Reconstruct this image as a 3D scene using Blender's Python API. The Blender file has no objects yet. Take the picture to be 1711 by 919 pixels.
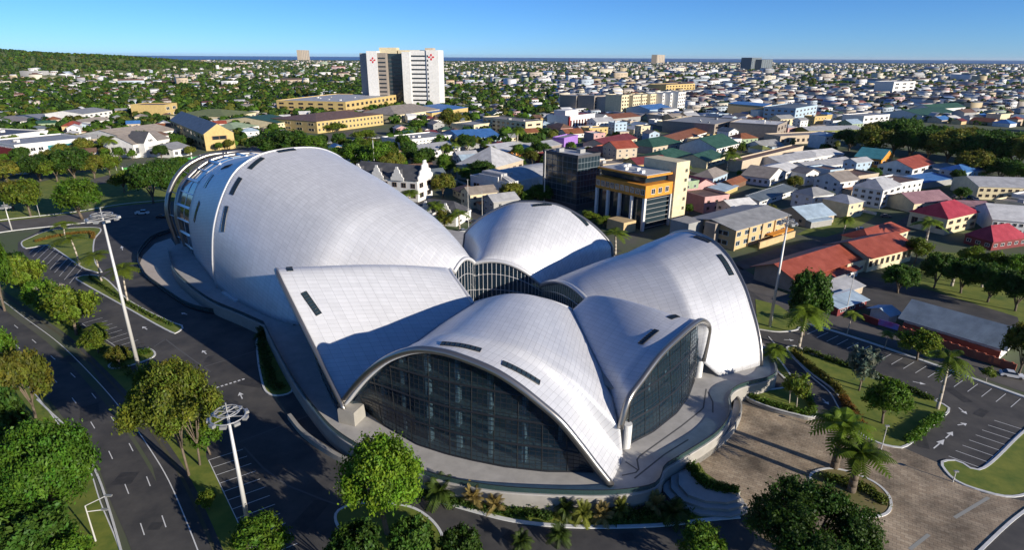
import bpy, bmesh, math, random
import numpy as np
from mathutils import Vector, Matrix
random.seed(7); rng = np.random.default_rng(11)
SC = bpy.context.scene; COL = SC.collection

# ------------------------------------------------------------------ camera
CAM_H = 65.0; FPX = 988.0; PITCH = math.radians(20.3); ROLL = math.radians(0.316)
_f = np.array([0, math.cos(PITCH), -math.sin(PITCH)]); _u0 = np.array([0, math.sin(PITCH), math.cos(PITCH)]); _r0 = np.array([1., 0, 0])
_r = _r0*math.cos(ROLL)+_u0*math.sin(ROLL); _u = _u0*math.cos(ROLL)-_r0*math.sin(ROLL)
_c = np.array([0, 0, CAM_H])
cd = bpy.data.cameras.new('camera'); cam = bpy.data.objects.new('camera', cd); COL.objects.link(cam)
cd.sensor_width = 36; cd.lens = 36*FPX/1711; cd.clip_start = 1; cd.clip_end = 120000
cam.matrix_world = Matrix(((_r[0], _u[0], -_f[0], 0), (_r[1], _u[1], -_f[1], 0), (_r[2], _u[2], -_f[2], CAM_H), (0, 0, 0, 1)))
SC.camera = cam
# ------------------------------------------------------------------ light
SUN_EL = math.radians(16.5); SHADOW_AZ = math.radians(142)      # direction the shadows fall, from +X
w = bpy.data.worlds.new('World'); SC.world = w; w.use_nodes = True
nt = w.node_tree; sky = nt.nodes.new('ShaderNodeTexSky'); sky.sky_type = 'NISHITA'; sky.sun_disc = False
sky.sun_elevation = SUN_EL; sky.altitude = 60; sky.air_density = 0.65; sky.dust_density = 0.0; sky.ozone_density = 8.5
_sx, _sy = -math.cos(SHADOW_AZ), -math.sin(SHADOW_AZ)
sky.sun_rotation = math.atan2(_sx, _sy)
nt.links.new(sky.outputs[0], nt.nodes['Background'].inputs[0]); nt.nodes['Background'].inputs[1].default_value = 0.10
sl = bpy.data.lights.new('sun', 'SUN'); sl.energy = 5.0; sl.angle = math.radians(0.5); sl.color = (1, 0.91, 0.78)
sun = bpy.data.objects.new('sun', sl); COL.objects.link(sun)
_sd = Vector((-_sx*math.cos(SUN_EL), -_sy*math.cos(SUN_EL), -math.sin(SUN_EL)))
sun.rotation_euler = _sd.to_track_quat('-Z', 'Y').to_euler()
SC.view_settings.view_transform = 'Standard'; SC.view_settings.look = 'None'; SC.view_settings.gamma = 1
SC.view_settings.exposure = 0.5
SC.cycles.max_bounces = 6; SC.cycles.transparent_max_bounces = 12; SC.cycles.glossy_bounces = 3

# ------------------------------------------------------------------ helpers
def ray(u, v): return _f*FPX+_r*(u-855.5)-_u*(v-459.5)
def G(u, v, z=0.0):
    "the point at height z that the photograph shows at (u, v)"
    d = ray(u, v); return _c+d*((z-CAM_H)/d[2])
def PX(P):
    d = np.asarray(P, float)-_c; k = d@_f; return 855.5+FPX*(d@_r)/k, 459.5-FPX*(d@_u)/k
def height(u, v, vt, z=0.0):
    "height of an upright thing standing at (u, v) whose top shows at row vt"
    b = G(u, v, z); lo, hi = 0., 300.
    for _ in range(40):
        m = (lo+hi)/2
        if PX(b+[0, 0, m])[1] > vt: lo = m
        else: hi = m
    return lo
def onplane(u, v, P0, n):
    d = ray(u, v); return _c+d*(((np.asarray(P0)-_c)@n)/(d@n))
def mesh(name, verts, faces, mats, parent=None, smooth=False, idx=None, uv=None):
    me = bpy.data.meshes.new(name); me.from_pydata([tuple(map(float, p)) for p in verts], [], [tuple(f) for f in faces])
    for m in (mats if isinstance(mats, (list, tuple)) else [mats]): me.materials.append(m)
    if idx is not None: me.polygons.foreach_set('material_index', np.asarray(idx, dtype=np.int32))
    if smooth: me.polygons.foreach_set('use_smooth', np.ones(len(me.polygons), dtype=bool))
    if uv is not None:
        ul = me.uv_layers.new(name='UVMap'); lv = np.empty(len(me.loops), dtype=np.int32); me.loops.foreach_get('vertex_index', lv)
        ul.data.foreach_set('uv', np.asarray(uv, dtype=np.float32)[lv].ravel())
    me.update()
    o = bpy.data.objects.new(name, me); COL.objects.link(o)
    if parent: o.parent = parent
    return o
def big_mesh(name, V, Q, mats, cols=None, parent=None, idx=None):
    "fast mesh of quads from arrays, with an optional colour per face"
    me = bpy.data.meshes.new(name); V = np.asarray(V, np.float32); Q = np.asarray(Q, np.int32)
    me.vertices.add(len(V)); me.vertices.foreach_set('co', V.ravel())
    me.loops.add(Q.size); me.loops.foreach_set('vertex_index', Q.ravel())
    me.polygons.add(len(Q)); me.polygons.foreach_set('loop_start', np.arange(0, Q.size, 4, dtype=np.int32))
    for m in (mats if isinstance(mats, (list, tuple)) else [mats]): me.materials.append(m)
    if idx is not None: me.polygons.foreach_set('material_index', np.asarray(idx, np.int32))
    if cols is not None:
        a = me.color_attributes.new('tint', 'FLOAT_COLOR', 'CORNER')
        c = np.ones((len(Q), 4, 4), np.float32); c[:, :, :3] = np.asarray(cols, np.float32)[:, None, :]
        a.data.foreach_set('color', c.ravel())
    me.update(calc_edges=True); me.validate()
    o = bpy.data.objects.new(name, me); COL.objects.link(o)
    if parent: o.parent = parent
    return o
class MB:
    "collects boxes, prisms and tubes into one mesh"
    def __init__(s): s.v = []; s.f = []; s.i = []
    def add(s, v, f, i=0):
        n = len(s.v); s.v += [tuple(map(float, p)) for p in v]; s.f += [tuple(n+k for k in q) for q in f]; s.i += [i]*len(f); return s
    def box(s, c, d, rz=0., i=0):
        cx, cy, cz = c; x, y, z = (k/2 for k in d); cs, sn = math.cos(rz), math.sin(rz); v = []
        for a, b, e in ((-1, -1, -1), (1, -1, -1), (1, 1, -1), (-1, 1, -1), (-1, -1, 1), (1, -1, 1), (1, 1, 1), (-1, 1, 1)):
            px, py = a*x, b*y; v.append((cx+px*cs-py*sn, cy+px*sn+py*cs, cz+e*z))
        return s.add(v, [(3, 2, 1, 0), (4, 5, 6, 7), (0, 1, 5, 4), (1, 2, 6, 5), (2, 3, 7, 6), (3, 0, 4, 7)], i)
    def prism(s, pl, z0, z1, i=0, itop=None):
        pl = ccw(pl); n = len(pl); v = [(p[0], p[1], z0) for p in pl]+[(p[0], p[1], z1) for p in pl]
        s.add(v, [(k, (k+1) % n, n+(k+1) % n, n+k) for k in range(n)], i); s.add(v[n:], [tuple(range(n))], i if itop is None else itop)
        return s
    def bar(s, a, b, r, i=0, n=6, r2=None):
        a = np.asarray(a, float); b = np.asarray(b, float); d = b-a; L = np.linalg.norm(d)
        if L < 1e-6: return s
        d /= L; t = np.array([0, 0, 1.]) if abs(d[2]) < .9 else np.array([1., 0, 0])
        x = np.cross(d, t); x /= np.linalg.norm(x); y = np.cross(d, x); r2 = r if r2 is None else r2; v = []
        for P, q in ((a, r), (b, r2)):
            for k in range(n): an = 2*math.pi*k/n; v.append(P+x*q*math.cos(an)+y*q*math.sin(an))
        f = [(k, (k+1) % n, n+(k+1) % n, n+k) for k in range(n)]+[tuple(range(n-1, -1, -1)), tuple(range(n, 2*n))]
        return s.add(v, f, i)
    def build(s, name, mats, parent=None, smooth=False): return mesh(name, s.v, s.f, mats, parent, smooth, s.i)
def ccw(pl):
    a = sum(pl[k][0]*pl[(k+1) % len(pl)][1]-pl[(k+1) % len(pl)][0]*pl[k][1] for k in range(len(pl)))
    return list(pl) if a > 0 else list(pl)[::-1]
def tube(name, pts, r, mat, parent=None, n=10):
    pts = np.asarray(pts, float); T = np.gradient(pts, axis=0); T /= np.linalg.norm(T, axis=1)[:, None]; V = []; F = []
    up = np.array([0.31, 0.17, 0.93])
    for k, (P, t) in enumerate(zip(pts, T)):
        x = np.cross(t, up); x /= np.linalg.norm(x); y = np.cross(t, x)
        rr = r[k] if hasattr(r, '__len__') else r
        V += [P+rr*(x*math.cos(2*math.pi*j/n)+y*math.sin(2*math.pi*j/n)) for j in range(n)]
    m = len(pts)
    for k in range(m-1): F += [(k*n+j, k*n+(j+1) % n, (k+1)*n+(j+1) % n, (k+1)*n+j) for j in range(n)]
    F += [tuple(range(n-1, -1, -1)), tuple(range((m-1)*n, m*n))]
    return mesh(name, V, F, mat, parent, True)
def smooth_line(pts, n=40, closed=False):
    "Catmull-Rom through the points, n samples evenly by length"
    P = np.asarray(pts, float); m = len(P)
    ext = np.vstack([P[-1], P, P[0], P[1]]) if closed else np.vstack([2*P[0]-P[1], P, 2*P[-1]-P[-2]])
    out = []
    for k in range(m if closed else m-1):
        a, b, c, d = ext[k], ext[k+1], ext[k+2], ext[k+3]
        for t in np.linspace(0, 1, 16, endpoint=False):
            out.append(.5*(2*b+(c-a)*t+(2*a-5*b+4*c-d)*t*t+(3*b-a-3*c+d)*t**3))
    out.append(P[0] if closed else P[-1]); return resample(out, n)
def resample(P, n):
    P = np.asarray(P, float); L = np.r_[0, np.cumsum(np.linalg.norm(np.diff(P, axis=0), axis=1))]; s = np.linspace(0, L[-1], n)
    return np.stack([np.interp(s, L, P[:, k]) for k in range(P.shape[1])], 1)
def inside(x, y, poly):
    c = False; j = len(poly)-1
    for i in range(len(poly)):
        xi, yi = poly[i][0], poly[i][1]; xj, yj = poly[j][0], poly[j][1]
        if (yi > y) != (yj > y) and x < (xj-xi)*(y-yi)/(yj-yi)+xi: c = not c
        j = i
    return c
def tag(o, label=None, cat=None, group=None, kind=None):
    if label: o['label'] = label
    if cat: o['category'] = cat
    if group: o['group'] = group
    if kind: o['kind'] = kind
    return o
def thing(name, label, cat, loc=(0, 0, 0), rz=0., group=None):
    o = bpy.data.objects.new(name, None); COL.objects.link(o); o.empty_display_size = 1
    o.location = tuple(map(float, loc)); o.rotation_euler = (0, 0, rz); return tag(o, label, cat, group)
KIDS = {}
def kids(o):
    return [c for c in o.children]
def dup(root, loc, rz=0., scale=None, label=None, group=None):
    r = root.copy(); COL.objects.link(r); r.location = tuple(map(float, loc)); r.rotation_euler = (0, 0, rz)
    if scale is not None: r.scale = scale if hasattr(scale, '__len__') else (scale,)*3
    if label: r['label'] = label
    if group: r['group'] = group
    for ch in root.children:
        c = ch.copy(); COL.objects.link(c); c.parent = r
        for g2 in ch.children: d = g2.copy(); COL.objects.link(d); d.parent = c
    return r

# ------------------------------------------------------------------ materials
def mat(name, col, rough=.6, metal=0., spec=.5, var=0., scale=1., bump=0., col2=None, coord='Object', detail=4):
    m = bpy.data.materials.new(name); m.use_nodes = True; n = m.node_tree.nodes; l = m.node_tree.links; b = n['Principled BSDF']
    b.inputs['Base Color'].default_value = (*col, 1); b.inputs['Roughness'].default_value = rough; b.inputs['Metallic'].default_value = metal
    b.inputs['Specular IOR Level'].default_value = spec
    if var or col2:
        tc = n.new('ShaderNodeTexCoord'); no = n.new('ShaderNodeTexNoise'); no.inputs['Scale'].default_value = scale; no.inputs['Detail'].default_value = detail
        no.inputs['Roughness'].default_value = .65
        l.new(tc.outputs[coord], no.inputs['Vector']); r = n.new('ShaderNodeValToRGB'); r.color_ramp.elements[0].position = .32; r.color_ramp.elements[1].position = .68
        c2 = col2 or tuple(min(1, c*(1+var)) for c in col); c1 = col if col2 else tuple(c*(1-var) for c in col)
        r.color_ramp.elements[0].color = (*c1, 1); r.color_ramp.elements[1].color = (*c2, 1)
        l.new(no.outputs[0], r.inputs[0]); l.new(r.outputs[0], b.inputs['Base Color'])
        if bump:
            bp = n.new('ShaderNodeBump'); bp.inputs['Strength'].default_value = bump; bp.inputs['Distance'].default_value = .1; l.new(no.outputs[0], bp.inputs['Height']); l.new(bp.outputs[0], b.inputs['Normal'])
    return m
def tint_mat(name, rough=.7, spec=.3, mul=1., noise=0.):
    "takes the colour stored on each face"
    m = bpy.data.materials.new(name); m.use_nodes = True; n = m.node_tree.nodes; l = m.node_tree.links; b = n['Principled BSDF']
    a = n.new('ShaderNodeAttribute'); a.attribute_name = 'tint'; l.new(a.outputs[0], b.inputs['Base Color'])
    b.inputs['Roughness'].default_value = rough; b.inputs['Specular IOR Level'].default_value = spec
    return m
def leaf_mat(name, hue=(1, 1, 1)):
    m = bpy.data.materials.new(name); m.use_nodes = True; n = m.node_tree.nodes; l = m.node_tree.links; b = n['Principled BSDF']
    a = n.new('ShaderNodeAttribute'); a.attribute_name = 'tint'; mx = n.new('ShaderNodeMix'); mx.data_type = 'RGBA'; mx.blend_type = 'MULTIPLY'; mx.inputs[0].default_value = 1
    oi = n.new('ShaderNodeObjectInfo'); mr = n.new('ShaderNodeMapRange'); mr.inputs[3].default_value = .75; mr.inputs[4].default_value = 1.25; l.new(oi.outputs['Random'], mr.inputs[0])
    hs = n.new('ShaderNodeHueSaturation'); l.new(mr.outputs[0], hs.inputs['Value'])
    l.new(a.outputs[0], mx.inputs[6]); mx.inputs[7].default_value = (*hue, 1); l.new(mx.outputs[2], hs.inputs['Color']); l.new(hs.outputs[0], b.inputs['Base Color'])
    b.inputs['Roughness'].default_value = .55; b.inputs['Specular IOR Level'].default_value = .25
    t = n.new('ShaderNodeBsdfTranslucent'); l.new(hs.outputs[0], t.inputs[0]); ms = n.new('ShaderNodeMixShader'); ms.inputs[0].default_value = .42
    l.new(b.outputs[0], ms.inputs[1]); l.new(t.outputs[0], ms.inputs[2]); l.new(ms.outputs[0], n['Material Output'].inputs[0])
    return m
def cladding(name):
    "satin metal roof panels laid in courses; UV is in metres"
    m = bpy.data.materials.new(name); m.use_nodes = True; n = m.node_tree.nodes; l = m.node_tree.links; b = n['Principled BSDF']
    uv = n.new('ShaderNodeUVMap'); br = n.new('ShaderNodeTexBrick'); br.offset = 0; br.inputs['Scale'].default_value = 1
    br.inputs['Brick Width'].default_value = 2.0; br.inputs['Row Height'].default_value = .95; br.inputs['Mortar Size'].default_value = .024; br.inputs['Mortar Smooth'].default_value = .3
    br.inputs['Color1'].default_value = (.575, .58, .595, 1); br.inputs['Color2'].default_value = (.63, .635, .65, 1); br.inputs['Mortar'].default_value = (.30, .305, .32, 1)
    l.new(uv.outputs[0], br.inputs['Vector'])
    no = n.new('ShaderNodeTexNoise'); no.inputs['Scale'].default_value = .12; no.inputs['Detail'].default_value = 5; l.new(uv.outputs[0], no.inputs['Vector'])
    mr = n.new('ShaderNodeMapRange'); mr.inputs[1].default_value = .3; mr.inputs[2].default_value = .7; mr.inputs[3].default_value = .98; mr.inputs[4].default_value = 1.01; l.new(no.outputs[0], mr.inputs[0])
    mx = n.new('ShaderNodeMix'); mx.data_type = 'RGBA'; mx.blend_type = 'MULTIPLY'; mx.inputs[0].default_value = 1; l.new(br.outputs[0], mx.inputs[6]); l.new(mr.outputs[0], mx.inputs[7])
    mp = n.new('ShaderNodeMapping'); mp.inputs['Scale'].default_value = (.9, .07, 1); l.new(uv.outputs[0], mp.inputs[0]); n2 = n.new('ShaderNodeTexNoise'); n2.inputs['Scale'].default_value = 1; n2.inputs['Detail'].default_value = 6; l.new(mp.outputs[0], n2.inputs[0])
    m2 = n.new('ShaderNodeMapRange'); m2.inputs[1].default_value = .35; m2.inputs[2].default_value = .6; m2.inputs[3].default_value = .97; m2.inputs[4].default_value = 1.02; l.new(n2.outputs[0], m2.inputs[0]); mx2 = n.new('ShaderNodeMix'); mx2.data_type = 'RGBA'; mx2.blend_type = 'MULTIPLY'; mx2.inputs[0].default_value = 1; l.new(mx.outputs[2], mx2.inputs[6]); l.new(m2.outputs[0], mx2.inputs[7]); mx = mx2
    l.new(mx.outputs[2], b.inputs['Base Color']); b.inputs['Metallic'].default_value = .22; b.inputs['Roughness'].default_value = .40
    bp = n.new('ShaderNodeBump'); bp.inputs['Strength'].default_value = .35; bp.inputs['Distance'].default_value = .04; bp.invert = True; l.new(br.outputs['Fac'], bp.inputs['Height']); l.new(bp.outputs[0], b.inputs['Normal'])
    return m
def glazing(name, col=(.012, .026, .042), clear=.42, rough=.04):
    m = bpy.data.materials.new(name); m.use_nodes = True; n = m.node_tree.nodes; l = m.node_tree.links; b = n['Principled BSDF']
    b.inputs['Base Color'].default_value = (*col, 1); b.inputs['Roughness'].default_value = rough; b.inputs['Specular IOR Level'].default_value = .6
    t = n.new('ShaderNodeBsdfTransparent'); t.inputs[0].default_value = (.58, .76, .86, 1); ms = n.new('ShaderNodeMixShader'); ms.inputs[0].default_value = clear
    tc = n.new('ShaderNodeTexCoord'); no = n.new('ShaderNodeTexNoise'); no.inputs['Scale'].default_value = .55; no.inputs['Detail'].default_value = 3; l.new(tc.outputs['Object'], no.inputs[0]); bp = n.new('ShaderNodeBump'); bp.inputs['Strength'].default_value = .25; bp.inputs['Distance'].default_value = .25; l.new(no.outputs[0], bp.inputs['Height']); l.new(bp.outputs[0], b.inputs['Normal'])
    l.new(b.outputs[0], ms.inputs[1]); l.new(t.outputs[0], ms.inputs[2]); l.new(ms.outputs[0], n['Material Output'].inputs[0]); return m
M = {}
M['clad'] = cladding('zinc_panels')
M['rim'] = mat('steel_rim', (.30, .285, .265), .3, .85)
M['rimlight'] = mat('pale_rim', (.62, .62, .62), .35, .4)
M['glass'] = glazing('dark_glazing'); M['slot'] = mat('slot_glass', (.02, .035, .045), .08, 0, .6)
M['mull'] = mat('mullion_metal', (.028, .03, .032), .4, .4)
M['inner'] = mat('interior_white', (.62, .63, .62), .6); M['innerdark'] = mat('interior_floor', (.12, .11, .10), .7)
M['concrete'] = mat('terrace_concrete', (.40, .385, .36), .8, var=.14, scale=.35, coord='Object')
M['wallc'] = mat('rendered_wall', (.30, .285, .255), .85, var=.12, scale=.4)
M['band'] = mat('dark_paving', (.10, .10, .10), .8)
M['asphalt'] = mat('asphalt', (.034, .034, .036), .85, col2=(.092, .086, .078), scale=.16, detail=15)
M['asphalt2'] = mat('worn_asphalt', (.075, .068, .06), .9, col2=(.12, .11, .10), scale=.15, detail=8)
M['paint'] = mat('road_paint', (.72, .72, .70), .6)
M['kerb'] = mat('kerb_concrete', (.62, .62, .60), .75, var=.1, scale=.8)
M['grass'] = mat('lawn', (.070, .125, .010), .9, col2=(.21, .225, .030), scale=.28, detail=12)
M['drygrass'] = mat('dry_lawn', (.12, .12, .03), .95, col2=(.24, .18, .08), scale=.25, detail=8)
M['beige'] = mat('beige_paving', (.50, .44, .38), .85, var=.10, scale=.3)
M['bark'] = mat('bark', (.13, .10, .07), .9, var=.3, scale=2)
M['palebark'] = mat('pale_bark', (.42, .37, .30), .9, var=.2, scale=2)
M['leaf'] = leaf_mat('leaves', (1.45, 1.65, 1.2)); M['frond'] = leaf_mat('fronds', (1.5, 1.4, 1.1))
M['pole'] = mat('painted_pole', (.55, .54, .51), .5, .2)
M['tint'] = tint_mat('town_paint')
M['green_rail'] = glazing('rail_glass', (.05, .09, .08), .45, .1)
# ------------------------------------------------------------------ ground, sea, roads
def sheet(name, pl, z, m, kind='structure', label=None):
    pl = ccw(pl); o = mesh(name, [(p[0], p[1], z) for p in pl], [tuple(range(len(pl)))], m); o['kind'] = kind
    if label: o['label'] = label
    return o
def gp(px, z=0.): return [G(u, v, z)[:2] for u, v in px]
M['ground'] = mat('town_ground', (.10, .095, .08), .95, col2=(.06, .10, .02), scale=.03, detail=12)
def coast(x): return 9300
sheet('ground', [(-14000, -300), (14000, -300), (14000, 10200), (5000, 9800), (0, 9800), (-2500, 9800), (-5200, 9000), (-14000, 9000)], 0, M['ground'])
M['sea'] = mat('sea_water', (.012, .07, .20), .35, 0, .3)
sheet('sea', [(-45000, 3000), (45000, 3000), (45000, 45000), (-45000, 45000)], -.6, M['sea'])
sheet('site_pavement', gp([(30, 405), (75, 380), (215, 345), (300, 330), (600, 400), (1000, 420), (1240, 455), (1355, 541), (1711, 662), (1850, 705), (1850, 1040), (320, 1040), (255, 780), (150, 610), (60, 505), (30, 440)]), .02, M['asphalt'])
# left avenue with its lane lines
redge = smooth_line(gp([(-120, 430), (-60, 462), (0, 500), (40, 530), (100, 575), (165, 640), (215, 700), (250, 750), (285, 810), (330, 919), (372, 1040)]), 80)
ledge = smooth_line(gp([(-180, 500), (-60, 580), (20, 625), (55, 655), (100, 712), (145, 775), (168, 840), (200, 919), (235, 1040)]), 80)
def offs(P, d):
    T = np.gradient(P, axis=0); T /= np.linalg.norm(T, axis=1)[:, None]; return P+np.stack([-T[:, 1], T[:, 0]], 1)*d
def strip(name, P, wd, z, m, kind='structure'):
    A = offs(P, wd/2); B = offs(P, -wd/2); n = len(P)
    V = [(*p, z) for p in A]+[(*p, z) for p in B]; o = mesh(name, V, [(k, n+k, n+k+1, k+1) for k in range(n-1)], m); o['kind'] = kind; return o
rr = offs(redge, -1.6); ll = offs(ledge, 1.2)
n = 80; mesh('avenue', [(*p, .03) for p in ll]+[(*p, .03) for p in rr], [(k, n+k, n+k+1, k+1) for k in range(n-1)], M['asphalt'])['kind'] = 'structure'
strip('avenue_edge_line', redge, .16, .045, M['paint']); strip('avenue_edge_line', ledge, .16, .045, M['paint'])
def quadline(mb, a, b, wd, z=.045):
    a = np.asarray(a[:2], float); b = np.asarray(b[:2], float); d = b-a; d /= np.linalg.norm(d); nn = np.array([-d[1], d[0]])*wd/2
    mb.add([(*(a-nn), z), (*(b-nn), z), (*(b+nn), z), (*(a+nn), z)], [(0, 1, 2, 3)])
mb = MB()
for seq in ([(27, 546), (57, 570.5), (88.5, 598), (122, 627.5), (157, 662), (189, 702), (219, 748), (248, 805), (274, 872), (303, 955)],
            [(30, 580), (59, 607), (91.6, 636), (124, 670), (155, 711), (185, 761), (212, 818), (238, 885), (266, 970)]):
    for k, (u, v) in enumerate(seq):
        a = G(u, v); d = G(*(seq[k+1] if k+1 < len(seq) else (2*u-seq[k-1][0], 2*v-seq[k-1][1])))-a; d /= np.linalg.norm(d)
        quadline(mb, a-d*1.5, a+d*1.5, .14)
mb.build('avenue_lane_dashes', M['paint'])['kind'] = 'structure'
# shoulder, verge
M['shoulder'] = mat('dusty_shoulder', (.10, .085, .06), .95, col2=(.07, .075, .03), scale=.4, detail=8)
vr = gp([(-40, 405), (30, 452), (60, 490), (100, 530), (137, 548), (207, 592), (222, 622), (262, 634), (302, 622), (330, 650), (345, 765), (404, 886), (420, 925), (470, 1040)])
sheet('verge_grass', list(offs(redge, 2.8))[0:80]+vr[::-1], .034, M['grass'])
strip('avenue_kerb', offs(redge, 1.8), .5, .05, M['shoulder'])
sheet('roadside_grass', list(ledge - 0)[0:80][::-1]+gp([(-180, 560), (-200, 1040)]), .026, M['grass'])
mb = MB()
def kerb(mb, pl, wd=.35, h=.16, closed=False, n=40, sm=True):
    P = smooth_line(pl, n, closed) if sm else resample(np.asarray(pl), n); A = offs(P, wd/2); B = offs(P, -wd/2); m = len(P)
    V = [(*p, 0) for p in A]+[(*p, h) for p in A]+[(*p, h) for p in B]+[(*p, 0) for p in B]; F = []
    for k in range(m-1):
        for a, b in ((0, 1), (1, 2), (2, 3)): F.append((a*m+k, a*m+k+1, b*m+k+1, b*m+k))
    mb.add(V, F)
kerb(mb, gp([(62, 668), (85, 690), (110, 714), (140, 752), (165, 800), (185, 860), (205, 930)]), .3); mb.build('avenue_left_kerb', M['kerb'])['kind'] = 'structure'
# parking bays
mb = MB()
def bays(p0, p1, nstep, w0, w1, lo=0, hi=0, ext=True):
    a = G(*p0)[:2]; st = (G(*p1)[:2]-a)/nstep; wv = G(*w1)[:2]-G(*w0)[:2]
    for k in range(-lo, nstep+1+hi): quadline(mb, a+st*k, a+st*k+wv, .12, .05)
    if ext: quadline(mb, a-st*lo, a+st*(nstep+hi), .12, .054)
bays((348.6, 769.7), (402.8, 884.1), 8, (402.8, 884.1), (468, 859), 0, 5)
bays((137, 541), (203.6, 586), 8, (203.6, 586), (240, 574), 0, 0)
bays((203.6, 586), (222, 600), 2, (203.6, 586), (240, 574), 0, 0, False)
bays((255, 640), (288, 660), 2, (236, 640), (290, 620), 0, 0, False)
bays((48, 424), (116, 474), 9, (116, 474), (140, 444), 0, 0, False)
bays((1384, 555.7), (1680.5, 658.4), 15, (1680.5, 658.4), (1664, 672), 1, 6, False)
bays((1337.6, 590), (1557.4, 673.1), 11, (1557.4, 673.1), (1571, 664), 0, 0, False)
bays((1585, 763), (1661, 703), 7, (1585, 763), (1640, 783), 0, 0, False)
a0, b0 = G(1640, 783), G(1706.5, 720.5); quadline(mb, a0, b0, .14, .05)
mb.build('parking_bay_lines', M['paint'])['kind'] = 'structure'
mb = MB()
for k in range(7):
    p = G(362+k*7.1, 648.5-k*2.25); q = G(366+k*7.1, 647-k*2.25); quadline(mb, p, q, .5, .05)
for (u, v), (u2, v2) in (((405, 667), (400, 656)), ((345, 592), (338, 586)), ((246, 551), (238, 546)), ((313, 526), (303, 523)), ((1310, 568), (1327, 569)), ((1374, 667), (1384, 676)), ((1525, 638), (1547, 643)), ((1602, 682), (1616, 693)), ((205, 418), (203, 411)), ((1560, 750), (1578, 735)), ((1580, 733), (1592, 722)), ((1600, 711), (1612, 709)), ((1340, 640), (1347, 633)), ((1389, 688), (1392, 698))):
    a, b = G(u, v)[:2], G(u2, v2)[:2]; d = b-a; L = np.linalg.norm(d); d /= L; nn = np.array([-d[1], d[0]]); h = max(2.2, L); b = a+d*h
    quadline(mb, a, a+d*h*.6, .22, .05); c = a+d*h*.55
    mb.add([(*(c-nn*.55), .05), (*b, .05), (*(c+nn*.55), .05)], [(0, 1, 2)])
mb.build('drive_arrows', M['paint'])['kind'] = 'structure'
# joint lines and drains across the drive
mb = MB()
for pl in ([(339, 614), (430, 586)], [(257, 580), (278, 566)], [(401, 739), (518, 694)], [(408, 748), (440, 783), (480, 812), (540, 836), (580, 850)], [(275, 566), (300, 585), (340, 614), (352, 622)]):
    P = [G(*p) for p in pl]
    for a, b in zip(P, P[1:]): quadline(mb, a, b, .3, .043)
mb.build('drain_channels', M['band'])['kind'] = 'structure'
# patched and oil stained asphalt
M['patch'] = mat('asphalt_patch', (.022, .022, .024), .8, col2=(.05, .048, .046), scale=.8, detail=8); r5 = random.Random(4)
mb = MB()
for (u, v) in ((430, 800), (520, 860), (350, 600), (420, 640), (250, 640), (180, 560), (300, 480), (240, 460), (190, 400), (1390, 600), (1480, 640), (1640, 690), (1540, 735), (1350, 610), (1380, 690), (150, 690), (210, 800), (120, 600), (60, 540), (260, 880), (860, 900), (1050, 898), (1500, 610), (1600, 660)):
    c = G(u, v)[:2]; a = r5.uniform(0, 3.1); w_, h_ = r5.uniform(.8, 3.5), r5.uniform(.6, 1.6); q = [(c[0]+x*math.cos(a)-y*math.sin(a), c[1]+x*math.sin(a)+y*math.cos(a), .036) for x, y in ((-w_, -h_), (w_, -h_*r5.uniform(.7, 1)), (w_*r5.uniform(.8, 1), h_), (-w_, h_))]; mb.add(q, [(0, 1, 2, 3)])
mb.build('asphalt_patches', M['patch'])['kind'] = 'structure'
# plaza of worn stone setts
def pavers(name):
    m = bpy.data.materials.new(name); m.use_nodes = True; nn = m.node_tree.nodes; l = m.node_tree.links; b = nn['Principled BSDF']
    tc = nn.new('ShaderNodeTexCoord'); mp = nn.new('ShaderNodeMapping'); mp.inputs['Rotation'].default_value = (0, 0, .55); l.new(tc.outputs['Object'], mp.inputs[0])
    br = nn.new('ShaderNodeTexBrick'); br.inputs['Scale'].default_value = 1; br.inputs['Brick Width'].default_value = 1.0; br.inputs['Row Height'].default_value = .55; br.inputs['Mortar Size'].default_value = .025
    br.inputs['Color1'].default_value = (.31, .235, .155, 1); br.inputs['Color2'].default_value = (.42, .335, .23, 1); br.inputs['Mortar'].default_value = (.15, .12, .09, 1); l.new(mp.outputs[0], br.inputs[0])
    no = nn.new('ShaderNodeTexNoise'); no.inputs['Scale'].default_value = .10; no.inputs['Detail'].default_value = 12; no.inputs['Roughness'].default_value = .68; l.new(tc.outputs['Object'], no.inputs[0])
    r = nn.new('ShaderNodeMapRange'); r.inputs[1].default_value = .35; r.inputs[2].default_value = .65; r.inputs[3].default_value = .30; r.inputs[4].default_value = 1.35; l.new(no.outputs[0], r.inputs[0])
    mx = nn.new('ShaderNodeMix'); mx.data_type = 'RGBA'; mx.blend_type = 'MULTIPLY'; mx.inputs[0].default_value = 1; l.new(br.outputs[0], mx.inputs[6]); l.new(r.outputs[0], mx.inputs[7]); l.new(mx.outputs[2], b.inputs['Base Color']); b.inputs['Roughness'].default_value = .85
    return m
M['pavers'] = pavers('stone_pavers')
sheet('plaza', gp([(1228, 672), (1290, 690), (1362, 704), (1420, 706), (1440, 728), (1512, 750), (1572, 776), (1640, 824), (1711, 838), (1740, 850), (1700, 919), (1640, 980), (1200, 1000), (1260, 905), (1256, 860), (1230, 845), (1160, 790)]), .03, M['pavers'])
mb = MB()
for pl in ([(1652, 832), (1595, 866)], [(1552, 894), (1520, 919)]): quadline(mb, G(*pl[0]), G(*pl[1]), .5, .04)
mb.build('plaza_faded_line', mat('faded_paint', (.30, .30, .27), .8))['kind'] = 'structure'
sheet('corner_road', gp([(1711, 858), (1760, 830), (1900, 830), (1900, 1040), (1560, 1040), (1640, 919)]), .036, M['asphalt'])
mb = MB(); kerb(mb, gp([(1735, 838), (1690, 872), (1640, 919), (1580, 980)]), .4); mb.build('corner_kerb', M['kerb'])['kind'] = 'structure'
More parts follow.
